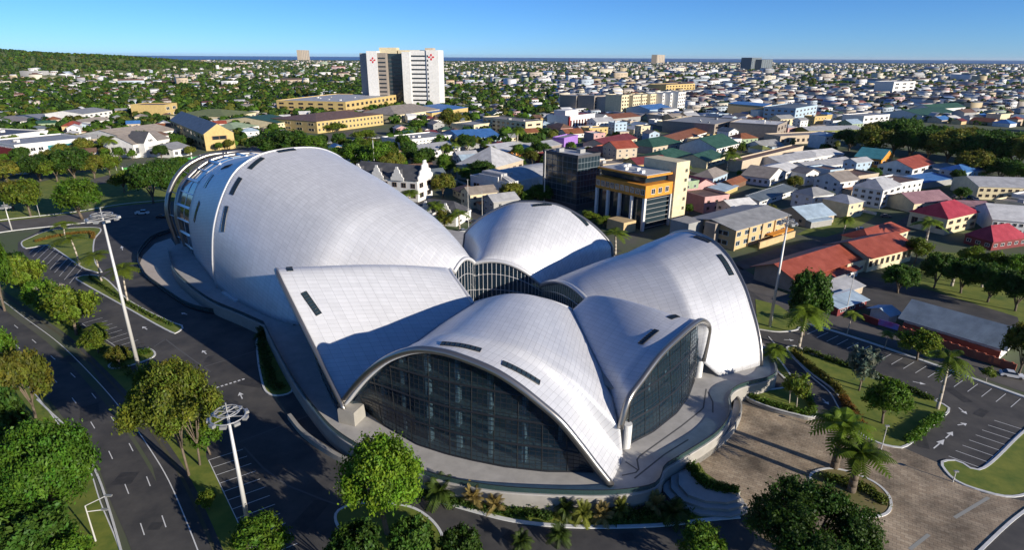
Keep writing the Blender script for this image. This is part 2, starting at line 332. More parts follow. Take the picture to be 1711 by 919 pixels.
# planted islands: white kerb, raised turf
def island(name, px, m='grass', closed=True, kerb_px=None, z=.12, n=70):
    P = smooth_line(gp(px), n, True)
    o = sheet(name, [tuple(p) for p in P], z, M[m]); mb = MB(); kerb(mb, gp(kerb_px or px), .4, z+.06, kerb_px is None, n); k = mb.build(name.replace('_turf', '')+'_kerb', M['kerb']); k['kind'] = 'structure'
island('garden_turf', [(1314, 582), (1322, 593), (1352, 622), (1390, 650), (1408, 672), (1420, 702), (1440, 727), (1470, 742), (1497, 748), (1514, 746), (1545, 722), (1572, 699), (1584, 689), (1583, 680), (1560, 670), (1500, 643), (1420, 613), (1360, 594), (1330, 579)])
island('corner_turf', [(1574, 773), (1580, 788), (1600, 806), (1640, 821), (1690, 831), (1730, 818), (1760, 780), (1760, 690), (1711, 722), (1642, 784), (1600, 771)])
island('palm_island_turf', [(1354, 798), (1365, 788), (1388, 784), (1416, 789), (1455, 804), (1478, 821), (1488, 838), (1486, 854), (1472, 863), (1444, 864), (1416, 854), (1370, 828)], 'drygrass')
island('strip_turf', [(1283, 588), (1300, 600), (1330, 640), (1344, 655), (1336, 655), (1308, 630), (1285, 604)])
island('drive_turf', [(430, 563), (431, 600), (438, 638), (446, 656), (464, 662), (488, 654), (478, 630), (462, 600), (452, 570), (442, 556)])
island('upper_turf', [(36, 406), (47, 399), (90, 384), (165, 381), (158, 400), (156, 420), (160, 440), (170, 456), (150, 452), (134, 445), (83, 411), (60, 413), (42, 415)])
island('lane_turf', [(128, 464), (150, 460), (176, 466), (211, 499), (248, 521), (285, 538), (306, 546), (300, 552), (285, 555), (200, 508), (133, 470)])
island('bay_end_turf', [(182, 612), (196, 602), (240, 584), (257, 588), (256, 597), (230, 608), (195, 616)])
island('lower_turf', [(606, 842), (578, 848), (563, 857), (561, 871), (570, 888), (591, 919), (620, 970), (720, 985), (740, 900), (690, 850)])
sheet('terrace_lawn', gp([(690, 822), (720, 834), (780, 852), (850, 870), (920, 879), (1000, 882), (1100, 879), (1180, 870), (1240, 866), (1190, 845), (1100, 845), (1000, 850), (850, 846), (760, 828), (700, 812)]), .08, M['grass'])
mb = MB(); kerb(mb, gp([(690, 822), (720, 834), (780, 852), (850, 870), (920, 879), (1000, 882), (1100, 879), (1180, 870), (1236, 865)]), .6, .2); mb.build('terrace_lawn_kerb', M['kerb'])['kind'] = 'structure'
mb = MB(); kerb(mb, gp([(1345, 541), (1400, 556), (1500, 589), (1600, 624), (1711, 664), (1850, 712)]), .8, .2); mb.build('car_park_kerb', M['kerb'])['kind'] = 'structure'
mb = MB(); kerb(mb, gp([(1268, 551), (1300, 555), (1330, 552), (1336, 546)]), .4, .18); mb.build('mast_lawn_kerb', M['kerb'])['kind'] = 'structure'
sheet('mast_lawn', gp([(1262, 500), (1300, 510), (1345, 541), (1336, 547), (1330, 552), (1300, 555), (1266, 550)]), .06, M['grass'])
mb = MB(); kerb(mb, gp([(1284, 563), (1296, 576), (1326, 600), (1356, 630), (1385, 655), (1400, 680), (1412, 703)]), .25, .12); mb.build('drive_kerb', M['kerb'])['kind'] = 'structure'
# streets beyond the site
sheet('side_street', gp([(1130, 425), (1230, 442), (1300, 485), (1365, 512), (1480, 552), (1600, 592), (1711, 630), (1850, 680), (1850, 705), (1711, 656), (1600, 617), (1480, 577), (1355, 536), (1290, 513), (1225, 465), (1100, 440)]), .04, M['asphalt2'])
sheet('school_yard', gp([(1385, 470), (1420, 458), (1470, 470), (1560, 487), (1700, 530), (1711, 560), (1640, 570), (1480, 528), (1400, 505)]), .03, M['asphalt'])
sheet('back_street', gp([(1225, 440), (1300, 415), (1400, 392), (1500, 372), (1530, 350), (1545, 330), (1560, 333), (1545, 362), (1515, 385), (1400, 408), (1310, 430), (1240, 452)]), .04, M['asphalt'])
sheet('theatre_street', gp([(600, 330), (720, 330), (790, 350), (850, 372), (960, 385), (1040, 420), (1000, 430), (930, 405), (840, 390), (760, 365), (700, 350)]), .04, M['asphalt'])
sheet('lot_lawn', gp([(1330, 392), (1372, 372), (1440, 352), (1470, 356), (1440, 376), (1380, 396)]), .03, M['grass'])
sheet('lot_lawn', gp([(1500, 318), (1530, 312), (1560, 322), (1545, 336), (1505, 346)]), .03, M['grass'])
sheet('lot_lawn', gp([(1180, 340), (1215, 328), (1255, 335), (1225, 352)]), .03, M['grass'])
sheet('yard_ground', gp([(1500, 470), (1560, 420), (1711, 430), (1850, 480), (1850, 600), (1711, 545), (1560, 486)]), .028, M['grass'])
sheet('park_lawn', gp([(-80, 335), (0, 322), (120, 290), (200, 280), (300, 282), (320, 300), (300, 345), (205, 352), (60, 372), (-80, 396)]), .03, M['grass'])
sheet('park_road', gp([(-90, 384), (0, 371), (118, 358), (205, 344), (300, 335), (300, 352), (170, 369), (18, 384), (-90, 404)]), .04, M['asphalt2'])
mb = MB(); kerb(mb, gp([(-80, 402), (18, 386), (100, 377), (169, 370), (172, 374)]), .6, .2); kerb(mb, gp([(-80, 380), (0, 368), (118, 355), (205, 341), (280, 334)]), .5, .2); mb.build('park_road_kerb', M['kerb'])['kind'] = 'structure'
sheet('church_street', gp([(150, 300), (250, 276), (330, 258), (400, 250), (480, 236), (560, 222), (620, 214), (620, 222), (560, 231), (480, 246), (400, 262), (330, 272), (250, 288), (150, 312)]), .04, M['asphalt2'])
# hill at the left, far off
def hill_z(x, y):
    a = np.exp(-((x+2750)/720.)**2-((y-2900)/700.)**2)*94; b = np.exp(-((x+1750)/500.)**2-((y-2700)/500.)**2)*42; c = np.exp(-((x+900)/700.)**2-((y-4300)/600.)**2)*14
    return a+b+c
xs = np.linspace(-5500, 600, 70); ys = np.linspace(1300, 5800, 60)
HV = [(x, y, hill_z(x, y)-1.5) for y in ys for x in xs]; HF = [(j*70+i, j*70+i+1, (j+1)*70+i+1, (j+1)*70+i) for j in range(59) for i in range(69)]
mesh('hills', HV, HF, M['grass'], smooth=True)['kind'] = 'structure'
# ------------------------------------------------------------------ the performing arts hall
hall = thing('performing_arts_hall', 'large performing arts hall of silver petal shaped shells around a dark glazed drum', 'concert hall', (0.5, 130, 0))
HINV = Matrix.Translation((-.5, -130, 0))
def own(o, label=None):
    o.parent = hall; o.matrix_parent_inverse = HINV
    if label: o['label'] = label
    return o
def sub(o, parent): o.parent = parent; return o
class Plane:
    def __init__(s, P0, az, tilt):
        a = math.radians(az); t = math.radians(tilt); s.P0 = np.asarray(P0, float); s.a = np.array([math.cos(a), math.sin(a), 0]); s.s = np.array([-s.a[1], s.a[0], 0])
        s.tt = math.tan(t); s.n = s.a*math.cos(t)-np.array([0, 0, 1.])*math.sin(t)
    def at(s, q, z, d=0.): return s.P0+s.s*q+np.array([0, 0, z-s.P0[2]])+s.a*((z-s.P0[2])*s.tt+d)
    def hit(s, u, v):
        P = onplane(u, v, s.P0, s.n); return ((P-s.P0)@s.s, P[2])
N = 60
def arch(pl, sz, n=N): return smooth_line([pl.at(q, z) for q, z in sz], n)
def mirror(half, c): return half+[(2*c-q, z) for q, z in half[::-1]]
def coons(c0, c1, d0, d1, nu=N, nv=48, bulge=0., sharp=1., soft=0.):
    c0 = resample(c0, nu); c1 = resample(c1, nu); d0 = resample(d0, nv); d1 = resample(d1, nv)
    u = np.linspace(0, 1, nu)[None, :, None]; v = np.linspace(0, 1, nv)[:, None, None]
    ch0 = c0[0]*(1-u)+c0[-1]*u; ch1 = c1[0]*(1-u)+c1[-1]*u; chord = (1-u)*d0[:, None]+u*d1[:, None]; shp = (1-v)*(c0[None]-ch0)+v*(c1[None]-ch1)
    if soft:
        w_ = v**soft; h_ = shp[:, nu//2, 2][:, None]; par = np.zeros_like(shp); uu = np.linspace(0, 1, nu); par[..., 2] = h_*np.where(uu < .7, 1-np.abs(1-uu/.7)**1.25, 1-np.maximum(0, (uu-.7)/.3)**2)[None]; shp = shp*w_+par*(1-w_)
    tgt = (1-v)*c0[nu//2][None, None]+v*c1[nu//2][None, None]; tz = tgt[..., 2]+bulge*(2.6*v**.5*(1-v))[..., 0]; k = (tz[:, 0]-chord[:, nu//2, 2])/np.maximum(.3, shp[:, nu//2, 2])
    L = chord+shp*np.stack([np.ones_like(k), np.ones_like(k), k], 1)[:, None]; return L
def shell(name, S, m, thick=.5, label=None):
    nv, nu = S.shape[:2]; V = S.reshape(-1, 3); F = [(j*nu+i, j*nu+i+1, (j+1)*nu+i+1, (j+1)*nu+i) for j in range(nv-1) for i in range(nu-1)]
    du = np.linalg.norm(np.diff(S, axis=1), axis=2).cumsum(1); du = np.concatenate([np.zeros((nv, 1)), du], 1); du -= du[:, nu//2][:, None]
    dv = np.r_[0, np.linalg.norm(np.diff(S[:, nu//2], axis=0), axis=1).cumsum()][:, None]*np.ones((1, nu))
    e1 = S[nv//2, nu//2+1]-S[nv//2, nu//2]; e2 = S[nv//2+1, nu//2]-S[nv//2, nu//2]
    if np.cross(e1, e2)[2] < 0: F = [f[::-1] for f in F]
    o = mesh(name, V, F, m, None, True, uv=np.stack([dv, du], -1).reshape(-1, 2)); own(o, label)
    if thick:
        md = o.modifiers.new('thickness', 'SOLIDIFY'); md.thickness = thick; md.offset = -1
    return o
def normal(S, j, i):
    nv, nu = S.shape[:2]; j = min(max(int(j), 0), nv-2); i = min(max(int(i), 0), nu-2); n_ = np.cross(S[j, i+1]-S[j, i], S[j+1, i]-S[j, i]); n_ /= np.linalg.norm(n_)+1e-9
    return n_ if n_[2] > 0 else -n_
def samp(S, v, u):
    nv, nu = S.shape[:2]; y = min(max(v, 0), .9999)*(nv-1); x = min(max(u, 0), .9999)*(nu-1); j, i = int(y), int(x); b, a = y-j, x-i
    return (1-b)*((1-a)*S[j, i]+a*S[j, i+1])+b*((1-a)*S[j+1, i]+a*S[j+1, i+1])
def find(S, u, v):
    nv, nu = S.shape[:2]; best = None
    for j in range(nv):
        for i in range(nu):
            p = PX(S[j, i]); d = (p[0]-u)**2+(p[1]-v)**2
            if (normal(S, j, i)@(_c-S[j, i])) < 0: d += 400
            if best is None or d < best[0]: best = (d, j/(nv-1), i/(nu-1))
    return best[1], best[2]
def slot(S, pa, pb, parent, wd=1.1, cells=8, uv=None):
    va, ua = uv[0] if uv else find(S, *pa); vb, ub = uv[1] if uv else find(S, *pb); mb = MB(); k = cells*2+1
    P = [samp(S, va+(vb-va)*t, ua+(ub-ua)*t) for t in np.linspace(0, 1, k)]
    if np.linalg.norm(P[-1]-P[0]) > 11: P = [P[0]+(p-P[0])*(5.5/np.linalg.norm(P[-1]-P[0])) for p in P]
    nn = normal(S, (va+vb)/2*(S.shape[0]-1), (ua+ub)/2*(S.shape[1]-1)); T = P[-1]-P[0]; T /= np.linalg.norm(T); B = np.cross(nn, T); B /= np.linalg.norm(B)
    def q(p, w_, h): return p+B*w_+nn*h
    for a, b in zip(P, P[1:]): mb.add([q(a, -wd/2, .10), q(b, -wd/2, .10), q(b, wd/2, .10), q(a, wd/2, .10)], [(0, 1, 2, 3)], 0)
    for sgn in (-1, 1):
        for a, b in zip(P, P[1:]): mb.bar(q(a, sgn*wd/2, .08), q(b, sgn*wd/2, .08), .09, 1, 4)
    for p in P[::2]: mb.bar(q(p, -wd/2, .13), q(p, wd/2, .13), .07, 1, 4)
    o = mb.build('slot_window', [M['slot'], M['mull']]); own(o); o.parent = parent; o.matrix_parent_inverse = Matrix.Identity(4) if parent.parent is None else Matrix.Identity(4)
    return o
# ring points round the glazed drum
AB = np.array([-14.5, 139, 14]); AF = G(793, 441, 14.3); FE = G(905, 477, 8.8); DE = np.array([17.5, 122, 13.]); CDp = G(956, 518, 13.5); BC = G(790, 508, 14)
footBC = G(571, 679, 5.5)
# arches
pC = Plane(G(1022, 812, 3), -112, 8); szC = [pC.hit(*p) for p in [(569, 678), (594, 645), (623, 616), (656, 595), (697, 584), (738, 588), (772, 598), (821, 618), (862, 643), (904, 676), (937, 705), (970, 745), (995, 778), (1021, 811)]]; aC = arch(pC, szC)
pD = Plane(G(1043, 752, 3), -40, 1); szD = [pD.hit(*p) for p in [(1036, 716), (1045, 682), (1054, 660), (1072, 635), (1101, 596), (1130, 567), (1159, 542), (1173, 536), (1184, 545), (1182, 567), (1175, 603)]]; aD = arch(pD, szD)
pE = Plane(G(1272, 612, 3), 20, 4); hE = [pE.hit(*p) for p in [(1272, 611), (1272, 590), (1270, 570), (1265, 545), (1258, 520), (1245, 480), (1225, 440), (1212, 422), (1195, 405), (1180, 396)]]; szE = mirror(hE, 26.5); aE = arch(pE, szE)
pB = Plane(G(572, 678, 6), 205, 20); hB = [(1.0, 5.5), (-2.4, 9), (-5.8, 11.6), (-8.2, 13.6), (-10.9, 15.7), (-13.6, 17.6), (-15.9, 19.8), (-18.6, 22.6), (-21.0, 24.4), (-22.6, 25.2)]
szB = mirror([(1, 5.5), (-3, 9), (-6.5, 11.8), (-9.5, 14.5), (-12.5, 17.3), (-15.5, 20.0), (-18, 22.1), (-20.3, 23.9), (-22.3, 24.9)], -23.5); szB[-1] = (-46, 3.0); aB = arch(pB, szB)[::-1]
pF = Plane((8, 166, 0), 75, 0); hF = [(-22.2, 3), (-22., 8), (-21.3, 12.5), (-20.8, 15), (-17, 19), (-12.6, 22.1), (-6.5, 25), (-2, 25.8)]; szF = mirror(hF, 1.0); aF = arch(pF, szF)
pA = Plane(G(362, 480, 3), 135, 0); hA = [pA.hit(*p) for p in [(362, 480), (357, 455), (355, 430), (357, 380), (370, 330), (390, 290), (415, 268), (440, 256), (470, 249.5)]]; szA = mirror(hA, -26.5); aA = arch(pA, szA)
pA3 = Plane(G(329, 431, 3), 135, 0); h3 = [(0.3, 3)]+[pA3.hit(*p) for p in [(323, 417), (316, 374), (320, 338), (334, 302), (363, 277), (395, 264)]]; a3 = arch(pA3, mirror(h3, -21.5))
pA2 = Plane(G(314, 420, 1), 135, 0); h2 = [(0, 1)]+[pA2.hit(*p) for p in [(296, 363), (300, 320), (316, 295), (345, 271), (377, 260)]]; a2 = arch(pA2, mirror(h2, -22.))
pA1 = Plane(G(301, 415, 1), 135, 0); h1 = [(0, 1)]+[pA1.hit(*p) for p in [(282, 363), (280, 334), (291, 302), (312, 277), (345, 260), (381, 255)]]; a1 = arch(pA1, mirror(h1, -20.))
def inner(Pa, Pb, px, out):
    "arch over a bay of the drum, through the point seen at px on the plane through Pa and Pb leaning outward"
    m = (Pa+Pb)/2; d = Pb-Pa; nrm = np.array([d[1], -d[0], 0]); nrm /= np.linalg.norm(nrm)
    c = onplane(*px, m, nrm) if not isinstance(px, float) else m+np.array([0, 0, px]); h = c[2]-m[2]
    tt = np.linspace(0, 1, 25); return np.array([Pa+d*t+np.array([0, 0, h*math.sin(math.pi*t)**.8])+out*math.sin(math.pi*t) for t in tt])
o0 = np.zeros(3)
iA = inner(AB, AF, (768, 436), o0); iB = inner(AB, BC, 3.6, np.array([-2.6, 0, 0])); iC = inner(BC, CDp, (870, 494.5), o0); iD = inner(CDp, DE, 1.3, o0); iE = inner(DE, FE, (938, 470), o0); iF = inner(FE, AF, (835, 440), o0)
# valleys
vp = CDp.copy(); Dl = pD.at(*szD[0]); dd = Dl-CDp; nv_ = np.array([-dd[1], dd[0], 0]); nv_ /= np.linalg.norm(nv_)
vCD = [CDp]+[onplane(*p, CDp, nv_) for p in [(978, 563), (1003, 616), (1024, 666)]]+[Dl]
Dr = pD.at(*szD[-1])
vDE = [DE, DE*.66+Dr*.34+[0, 0, .8], DE*.33+Dr*.67+[0, 0, .8], Dr]
Eg = G(1203, 629, 3)
vBC = [BC, BC*.66+footBC*.34+[0, 0, .9], BC*.33+footBC*.67+[0, 0, .9], footBC]
vAB = [AB, np.array([-30, 134.5, 9.5]), np.array([-44, 132, 5.2]), np.array([-53.5, 131.3, 3])]
eR = aE[-1]; vFE = [FE, FE*.6+eR*.4+[0, 0, 1.5], eR]
fR, fL = aF[0], aF[-1]; vFR = [FE, FE*.55+fR*.45+[0, 0, 1.5], fR]; vAF = [AF, AF*.5+fL*.5+[0, 0, 1.5], fL]
aB[0] = vAB[-1]
S = {}
S['A'] = coons(iA, aA, smooth_line(vAB+[np.array([-68, 141.3, 3]), aA[0]], 90), smooth_line([AF, np.array([-12, 158, 9]), np.array([-17, 172, 4]), np.array([-28, 184, 3]), aA[-1]], 90), nv=70, bulge=1.6)
S['B'] = coons(iB, aB, vAB, vBC, bulge=2.)
S['C'] = coons(iC, aC, vBC, vCD+[G(1041, 765, 3), aC[-1]], bulge=2.)
S['D'] = coons(iD, aD, vCD, vDE, bulge=1.4, soft=4.)
S['E'] = coons(iE, aE, vDE+[Eg, aE[0]], vFE, bulge=1.3)
S['F'] = coons(iF, aF, vFR, vAF, bulge=2.4)
NM = {'A': 'longest shell, over the auditorium', 'B': None, 'C': 'front shell over the wide glazed foyer', 'D': None, 'E': None, 'F': None}
SH = {k: shell('roof_shell', S[k], M['clad'], .5, NM[k]) for k in 'ABCDEF'}
RR = dict(A=.3, B=.42, C=.6, D=.55, E=.35, F=.4)
for k, a in dict(B=aB, C=aC, D=aD, E=aE, F=aF).items():
    own(tube('arch_rim', a, RR[k], M['rim'], None, 14))
own(tube('seam_rim', aA, .28, M['rimlight'], None, 8))
for a, r_ in ((iA, .55), (iB, .45), (iC, .3), (iE, .6), (iF, .55)): own(tube('drum_rim', a, r_, M['rimlight'], None, 10))
# rear of the auditorium: band, glazed strip, two hoops
def loft(a, b, nv=14): return np.array([a*(1-t)+b*t for t in np.linspace(0, 1, nv)])
cA = aA.mean(0); a0 = cA+(aA-cA)*.985; a0[:, 2] = np.maximum(3, a0[:, 2])
SR = loft(a0, a3); rear = shell('rear_band', SR, M['clad'], .4)
SG = loft(a3*.998+a3.mean(0)*.002, a2, 6); rg = shell('rear_glazing', SG, M['slot'], 0)
mb = MB()
for i in range(2, N, 3): mb.bar(SG[0, i], SG[-1, i], .55 if i % 2 else .3, 0, 4)
for j in (0, 2, 5):
    for i in range(N-1): mb.bar(SG[j, i], SG[j, i+1], .16, 0, 4)
own(mb.build('glazing_frame', M['rimlight']))
for a in (a1, a2): own(tube('rear_hoop', a, .85, M['rim'], None, 12))
for i in range(3, N, 5): own(MB().bar(a1[i], a2[i], .16, 0, 6).build('hoop_strut', M['rim']))
own(mesh('end_wall', list(a2)+[a2.mean(0)*np.array([1, 1, 0])+[0, 0, 2]], [(i, i+1, N) for i in range(N-1)], M['slot']))
for k, pr in dict(A=[((371, 386), (377, 348)), ((384, 329), (400, 298)), ((416, 280), (441, 260)), ((466, 252), (492, 251))],
                  B=[((507, 485), (531, 526))], C=[((672, 592), (703, 578)), ((736, 573), (803, 589)), ((839, 603), (902, 642))],
                  D=[((1072, 576), (1097, 553)), ((1117, 531), (1134, 526))], E=[((1203, 424), (1226, 461)), ((1160, 397), (1185, 403))], F=[((957, 353), (981, 376)), ((888, 342), (922, 342))]).items():
    for a, b in pr: slot(S[k], a, b, SH[k], 1.5 if k == 'A' else 1.1, 4 if a[0] in (487, 1117) else 8)
for a, b in [((327, 368), (333, 335)), ((341, 317), (357, 294)), ((372, 281), (400, 272))]: slot(SR, a, b, rear, 1.7, 6)
slot(S['B'], 0, 0, SH['B'], 1.1, 4, ((.93, .49), (.93, .555)))
b_ = G(392, 495, 3); own(MB().box((b_[0], b_[1], 3.25), (9, 3.4, .5), -.75).build('entrance_ramp', M['kerb']))
# glazed walls under the arches
def glass_wall(pl, sz, base, rows, cols, inset=1.0, clear=None, bulge=None):
    q = np.array([p[0] for p in sz]); z = np.array([p[1] for p in sz]); q0, q1 = q.min(), q.max(); c = (q0+q1)/2
    o_ = np.argsort(q); q, z = q[o_], z[o_]; k = 1-inset/((q1-q0)/2)
    top = lambda s_: max(3.2, np.interp(c+(s_-c)/k, q, z)-inset)
    if base is not None:
        loc = np.array([((p-pl.P0)@pl.s, (p-pl.P0)@pl.a) for p in base]); oo = np.argsort(loc[:, 0]); loc = loc[oo]; s0, s1 = loc[0, 0], loc[-1, 0]; db = lambda s_: np.interp(s_, loc[:, 0], loc[:, 1])
    else:
        s0, s1 = c+(q0-c)*k, c+(q1-c)*k; db = lambda s_: bulge*(1-((s_-c)/(s1-c))**2)
    ss = np.linspace(s0, s1, cols+1); nz = rows
    ztop = max(top(s_) for s_ in ss); zs = np.linspace(3, ztop, nz+1)
    def P(s_, z_):
        t = top(s_); f = min(1, (z_-3)/max(.5, t-3)); f = f*f*(3-2*f)*.5+f*.5; return pl.P0+pl.s*s_+np.array([0, 0, z_-pl.P0[2]])+pl.a*(db(s_)*(1-f)+((t-pl.P0[2])*pl.tt-.5)*f)
    V = []; F = []; m = nz*2+1
    for s_ in ss: V += [P(s_, 3+(top(s_)-3)*j/(m-1)) for j in range(m)]
    F = [(i*m+j, (i+1)*m+j, (i+1)*m+j+1, i*m+j+1) for i in range(cols) for j in range(m-1)]
    g_ = own(mesh('glass_wall', V, F, M['glass'])); mb = MB()
    for i, s_ in enumerate(ss):
        t = top(s_); pts = [P(s_, z_) for z_ in np.linspace(3, t, max(2, int((t-3)/1.5)+2))]; r_ = .09 if i % 4 == 0 else .035
        for a, b in zip(pts, pts[1:]): mb.bar(a, b, r_, 0, 4)
    for j, z_ in enumerate(zs):
        for a, b in zip(ss, ss[1:]):
            if z_ < top(a) and z_ < top(b): mb.bar(P(a, z_), P(b, z_), .22 if j % 5 == 0 else .06, 0, 4)
    own(mb.build('glazing_lattice', M['mull'])); return P, top, ss
bC = [G(u, v, 3) for u, v in [(604, 672), (612, 686), (643, 712), (697, 743), (747, 759), (788, 769), (842, 780), (912, 788), (991, 789)]]
PC_, topC, ssC = glass_wall(pC, szC, bC, 20, 48)
bD = [G(u, v, 3) for u, v in [(1047, 744), (1090, 722), (1130, 690), (1150, 662), (1160, 634)]]
PD_, topD, ssD = glass_wall(pD, szD, bD, 16, 26, .8)
glass_wall(pB, [(q, z) for q, z in szB], None, 12, 24, 1.2, bulge=1.5); glass_wall(pE, szE, None, 12, 24, 1.0, bulge=2.); glass_wall(pF, szF, None, 10, 22, 1.0, bulge=2.)
# galleries and columns behind the foyer glass
for (pl, P_, top, ss, zz) in ((pC, PC_, topC, ssC, (7.6, 12.2, 16.4)), (pD, PD_, topD, ssD, (7.6, 12.2))):
    for z_ in zz:
        sg = [s_ for s_ in np.linspace(ss[0], ss[-1], 60) if top(s_) > z_+1]
        if len(sg) < 3: continue
        fr = [P_(s_, z_)-pl.a*.7 for s_ in sg]; bk = [p-pl.a*9 for p in fr]; mb = MB(); mb.prism([p[:2] for p in fr+bk[::-1]], z_-.35, z_); own(mb.build('gallery_floor', M['wallc']))
    mb = MB()
    for k, s_ in enumerate(np.linspace(ss[0]*.85+ss[-1]*.15, ss[0]*.12+ss[-1]*.88, 7 if pl is pC else 4)):
        p = P_(s_, 4)-pl.a*(2.2 if pl is pC else 4.5); h = top(s_)-3.6
        if h > 2: own(MB().box((p[0], p[1], 3+h/2), (1.1, .6, h), math.atan2(pl.a[1], pl.a[0])).build('foyer_column', M['inner']))
    bw = [P_(s_, 3)-pl.a*11 for s_ in np.linspace(ss[0]*.8+ss[-1]*.2, ss[0]*.2+ss[-1]*.8, 20)]
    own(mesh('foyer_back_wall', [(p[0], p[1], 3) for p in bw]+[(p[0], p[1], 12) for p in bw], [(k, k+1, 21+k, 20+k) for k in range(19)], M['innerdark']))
# drum glazing under the inner arches
for a in (iA, iB, iC, iE, iF):
    m_ = a[:, :2].mean(0); cen = np.array([0.5, 131]); b = a.copy(); n_ = len(b)
    V = [(*p[:2], 3) for p in b]+[tuple(p) for p in b]; own(mesh('drum_glazing', V, [(k, k+1, n_+k+1, n_+k) for k in range(n_-1)], M['glass'])); mb = MB(); L = np.linalg.norm(b[-1]-b[0]); q = resample(b, int(L/1.1)+2)
    for k, p in enumerate(q): mb.bar((*p[:2], 3), p, .09, 0, 4)
    for f in (.35, .7):
        for x, y in zip(q, q[1:]): mb.bar((*x[:2], 3+(x[2]-3)*f), (*y[:2], 3+(y[2]-3)*f), .08, 0, 4)
    own(mb.build('drum_mullions', M['rimlight']))
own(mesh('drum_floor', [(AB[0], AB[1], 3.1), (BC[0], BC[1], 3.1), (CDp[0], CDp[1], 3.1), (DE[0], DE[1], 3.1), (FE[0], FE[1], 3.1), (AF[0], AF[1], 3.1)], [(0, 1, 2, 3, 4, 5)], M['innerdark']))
# foot block and columns
b = G(586, 708, 3); own(MB().box((b[0], b[1]+1.2, 4.3), (3.4, 3.4, 3.0), -.35).build('foot_block', M['wallc']))
for u, v, h in ((1046, 750, 4.6), (1167, 631, 4.4)):
    p = G(u, v, 3); mb = MB(); mb.bar((p[0], p[1]+.6, 2.9), (p[0], p[1]+.6, 3+h), .85, 0, 20); own(mb.build('arch_column', M['kerb'], smooth=False))
# ------------------------------------------------------------------ terrace
terr = thing('terrace', 'curved concrete terrace with retaining walls under the silver shell hall', 'terrace', (0, 100, 0))
def own2(o, label=None):
    o.parent = terr; o.matrix_parent_inverse = Matrix.Translation((0, -100, 0)); o.location.x = 0
    if label: o['label'] = label
    return o
front = [(440, 545), (462, 590), (490, 640), (525, 690), (560, 728), (620, 765), (700, 795), (760, 812), (850, 826), (1000, 832), (1080, 824), (1104, 810), (1112, 788), (1140, 770), (1200, 730), (1222, 695), (1221, 665), (1240, 650), (1288, 637), (1299, 620), (1288, 590)]
fr = smooth_line(gp(front, 3), 120)
leftside = smooth_line(gp([(280, 420), (288, 450), (310, 475), (350, 505), (400, 527), (440, 545)], 3), 40)
deck = [tuple(p) for p in leftside]+[tuple(p) for p in fr[1:]]+[(60, 165), (30, 190), (-40, 225), (-95, 232), (-118, 205)]
mb = MB(); mb.prism(deck, 0, 3, 0, 1); own2(mb.build('terrace_deck', [M['wallc'], M['concrete']]))
edge = np.array([tuple(p) for p in leftside]+[tuple(p) for p in fr[1:]])
cap = offs(edge, .22)
def ribbon(P, z0, z1, th, name, m):
    A = offs(P, th/2); B = offs(P, -th/2); n_ = len(P); V = [(*p, z0) for p in A]+[(*p, z1) for p in A]+[(*p, z1) for p in B]+[(*p, z0) for p in B]; F = []
    for k in range(n_-1):
        for a, b in ((0, 1), (1, 2), (2, 3)): F.append((a*n_+k, a*n_+k+1, b*n_+k+1, b*n_+k))
    return mesh(name, V, F, m)
own2(ribbon(cap, 3.0, 3.25, .5, 'parapet_kerb', M['concrete'])); own2(ribbon(cap, 3.28, 4.15, .05, 'glass_railing', M['green_rail'])); own2(ribbon(cap, 4.15, 4.22, .1, 'handrail', M['mull']))
for pl in ([(1039, 795), (1068, 789), (1064, 766), (1100, 740), (1139, 712), (1175, 683), (1180, 650)], [(1191, 690), (1191, 672), (1183, 655)], [(1045, 772), (1066, 786)], [(1060, 800), (1110, 760), (1150, 735)]):
    own2(strip('paving_band', smooth_line(gp(pl, 3), 40) if len(pl) > 3 else resample(gp(pl, 3), 10), .28, 3.008, M['band'], None) if False else mesh('paving_band', *(lambda P: ([(*p, 3.008) for p in offs(P, .14)]+[(*p, 3.008) for p in offs(P, -.14)], [(k, len(P)+k, len(P)+k+1, k+1) for k in range(len(P)-1)]))(resample(gp(pl, 3), 30)), M['band']))
# lower walk and steps at the plaza side
lw = smooth_line(gp([(1108, 806), (1120, 792), (1150, 775), (1180, 757), (1222, 722), (1239, 692), (1238, 672), (1228, 662)], 1.2), 50)
mb = MB(); mb.prism([tuple(p) for p in lw]+[tuple(p) for p in fr[96:66:-1]], 0, 1.2, 0, 1); own2(mb.build('lower_walk', [M['wallc'], M['concrete']]))
own2(ribbon(offs(lw, .2), 1.2, 1.75, .3, 'low_parapet', M['wallc']))
for k, (sc_, zt) in enumerate(((1.0, .5), (.86, 1.0), (.72, 1.5))):
    c_ = np.array((1195, 815.)); pl = [c_+(np.array(p)-c_)*sc_ for p in [(1108, 800), (1108, 825), (1130, 850), (1170, 864), (1220, 868), (1252, 858), (1246, 846), (1210, 842), (1175, 832), (1155, 815), (1146, 795), (1143, 785)]]
    mb = MB(); mb.prism(gp([tuple(p) for p in pl]), 0, zt, 0, 1); own2(mb.build('curved_step', [M['wallc'], M['concrete']]))
mb = MB(); mb.prism(gp([(1150, 790), (1156, 812), (1178, 830), (1225, 840), (1236, 830), (1205, 818), (1178, 800), (1166, 782)]), 0, 1.1, 0, 1); own2(mb.build('planter_wall', [M['wallc'], M['grass']]))
# curved ramp wall by the drive
rw = smooth_line(gp([(484, 700), (505, 726), (535, 750), (568, 770), (590, 778)]), 30)
own2(ribbon(rw, 0, 1.1, .7, 'ramp_wall', M['wallc']))
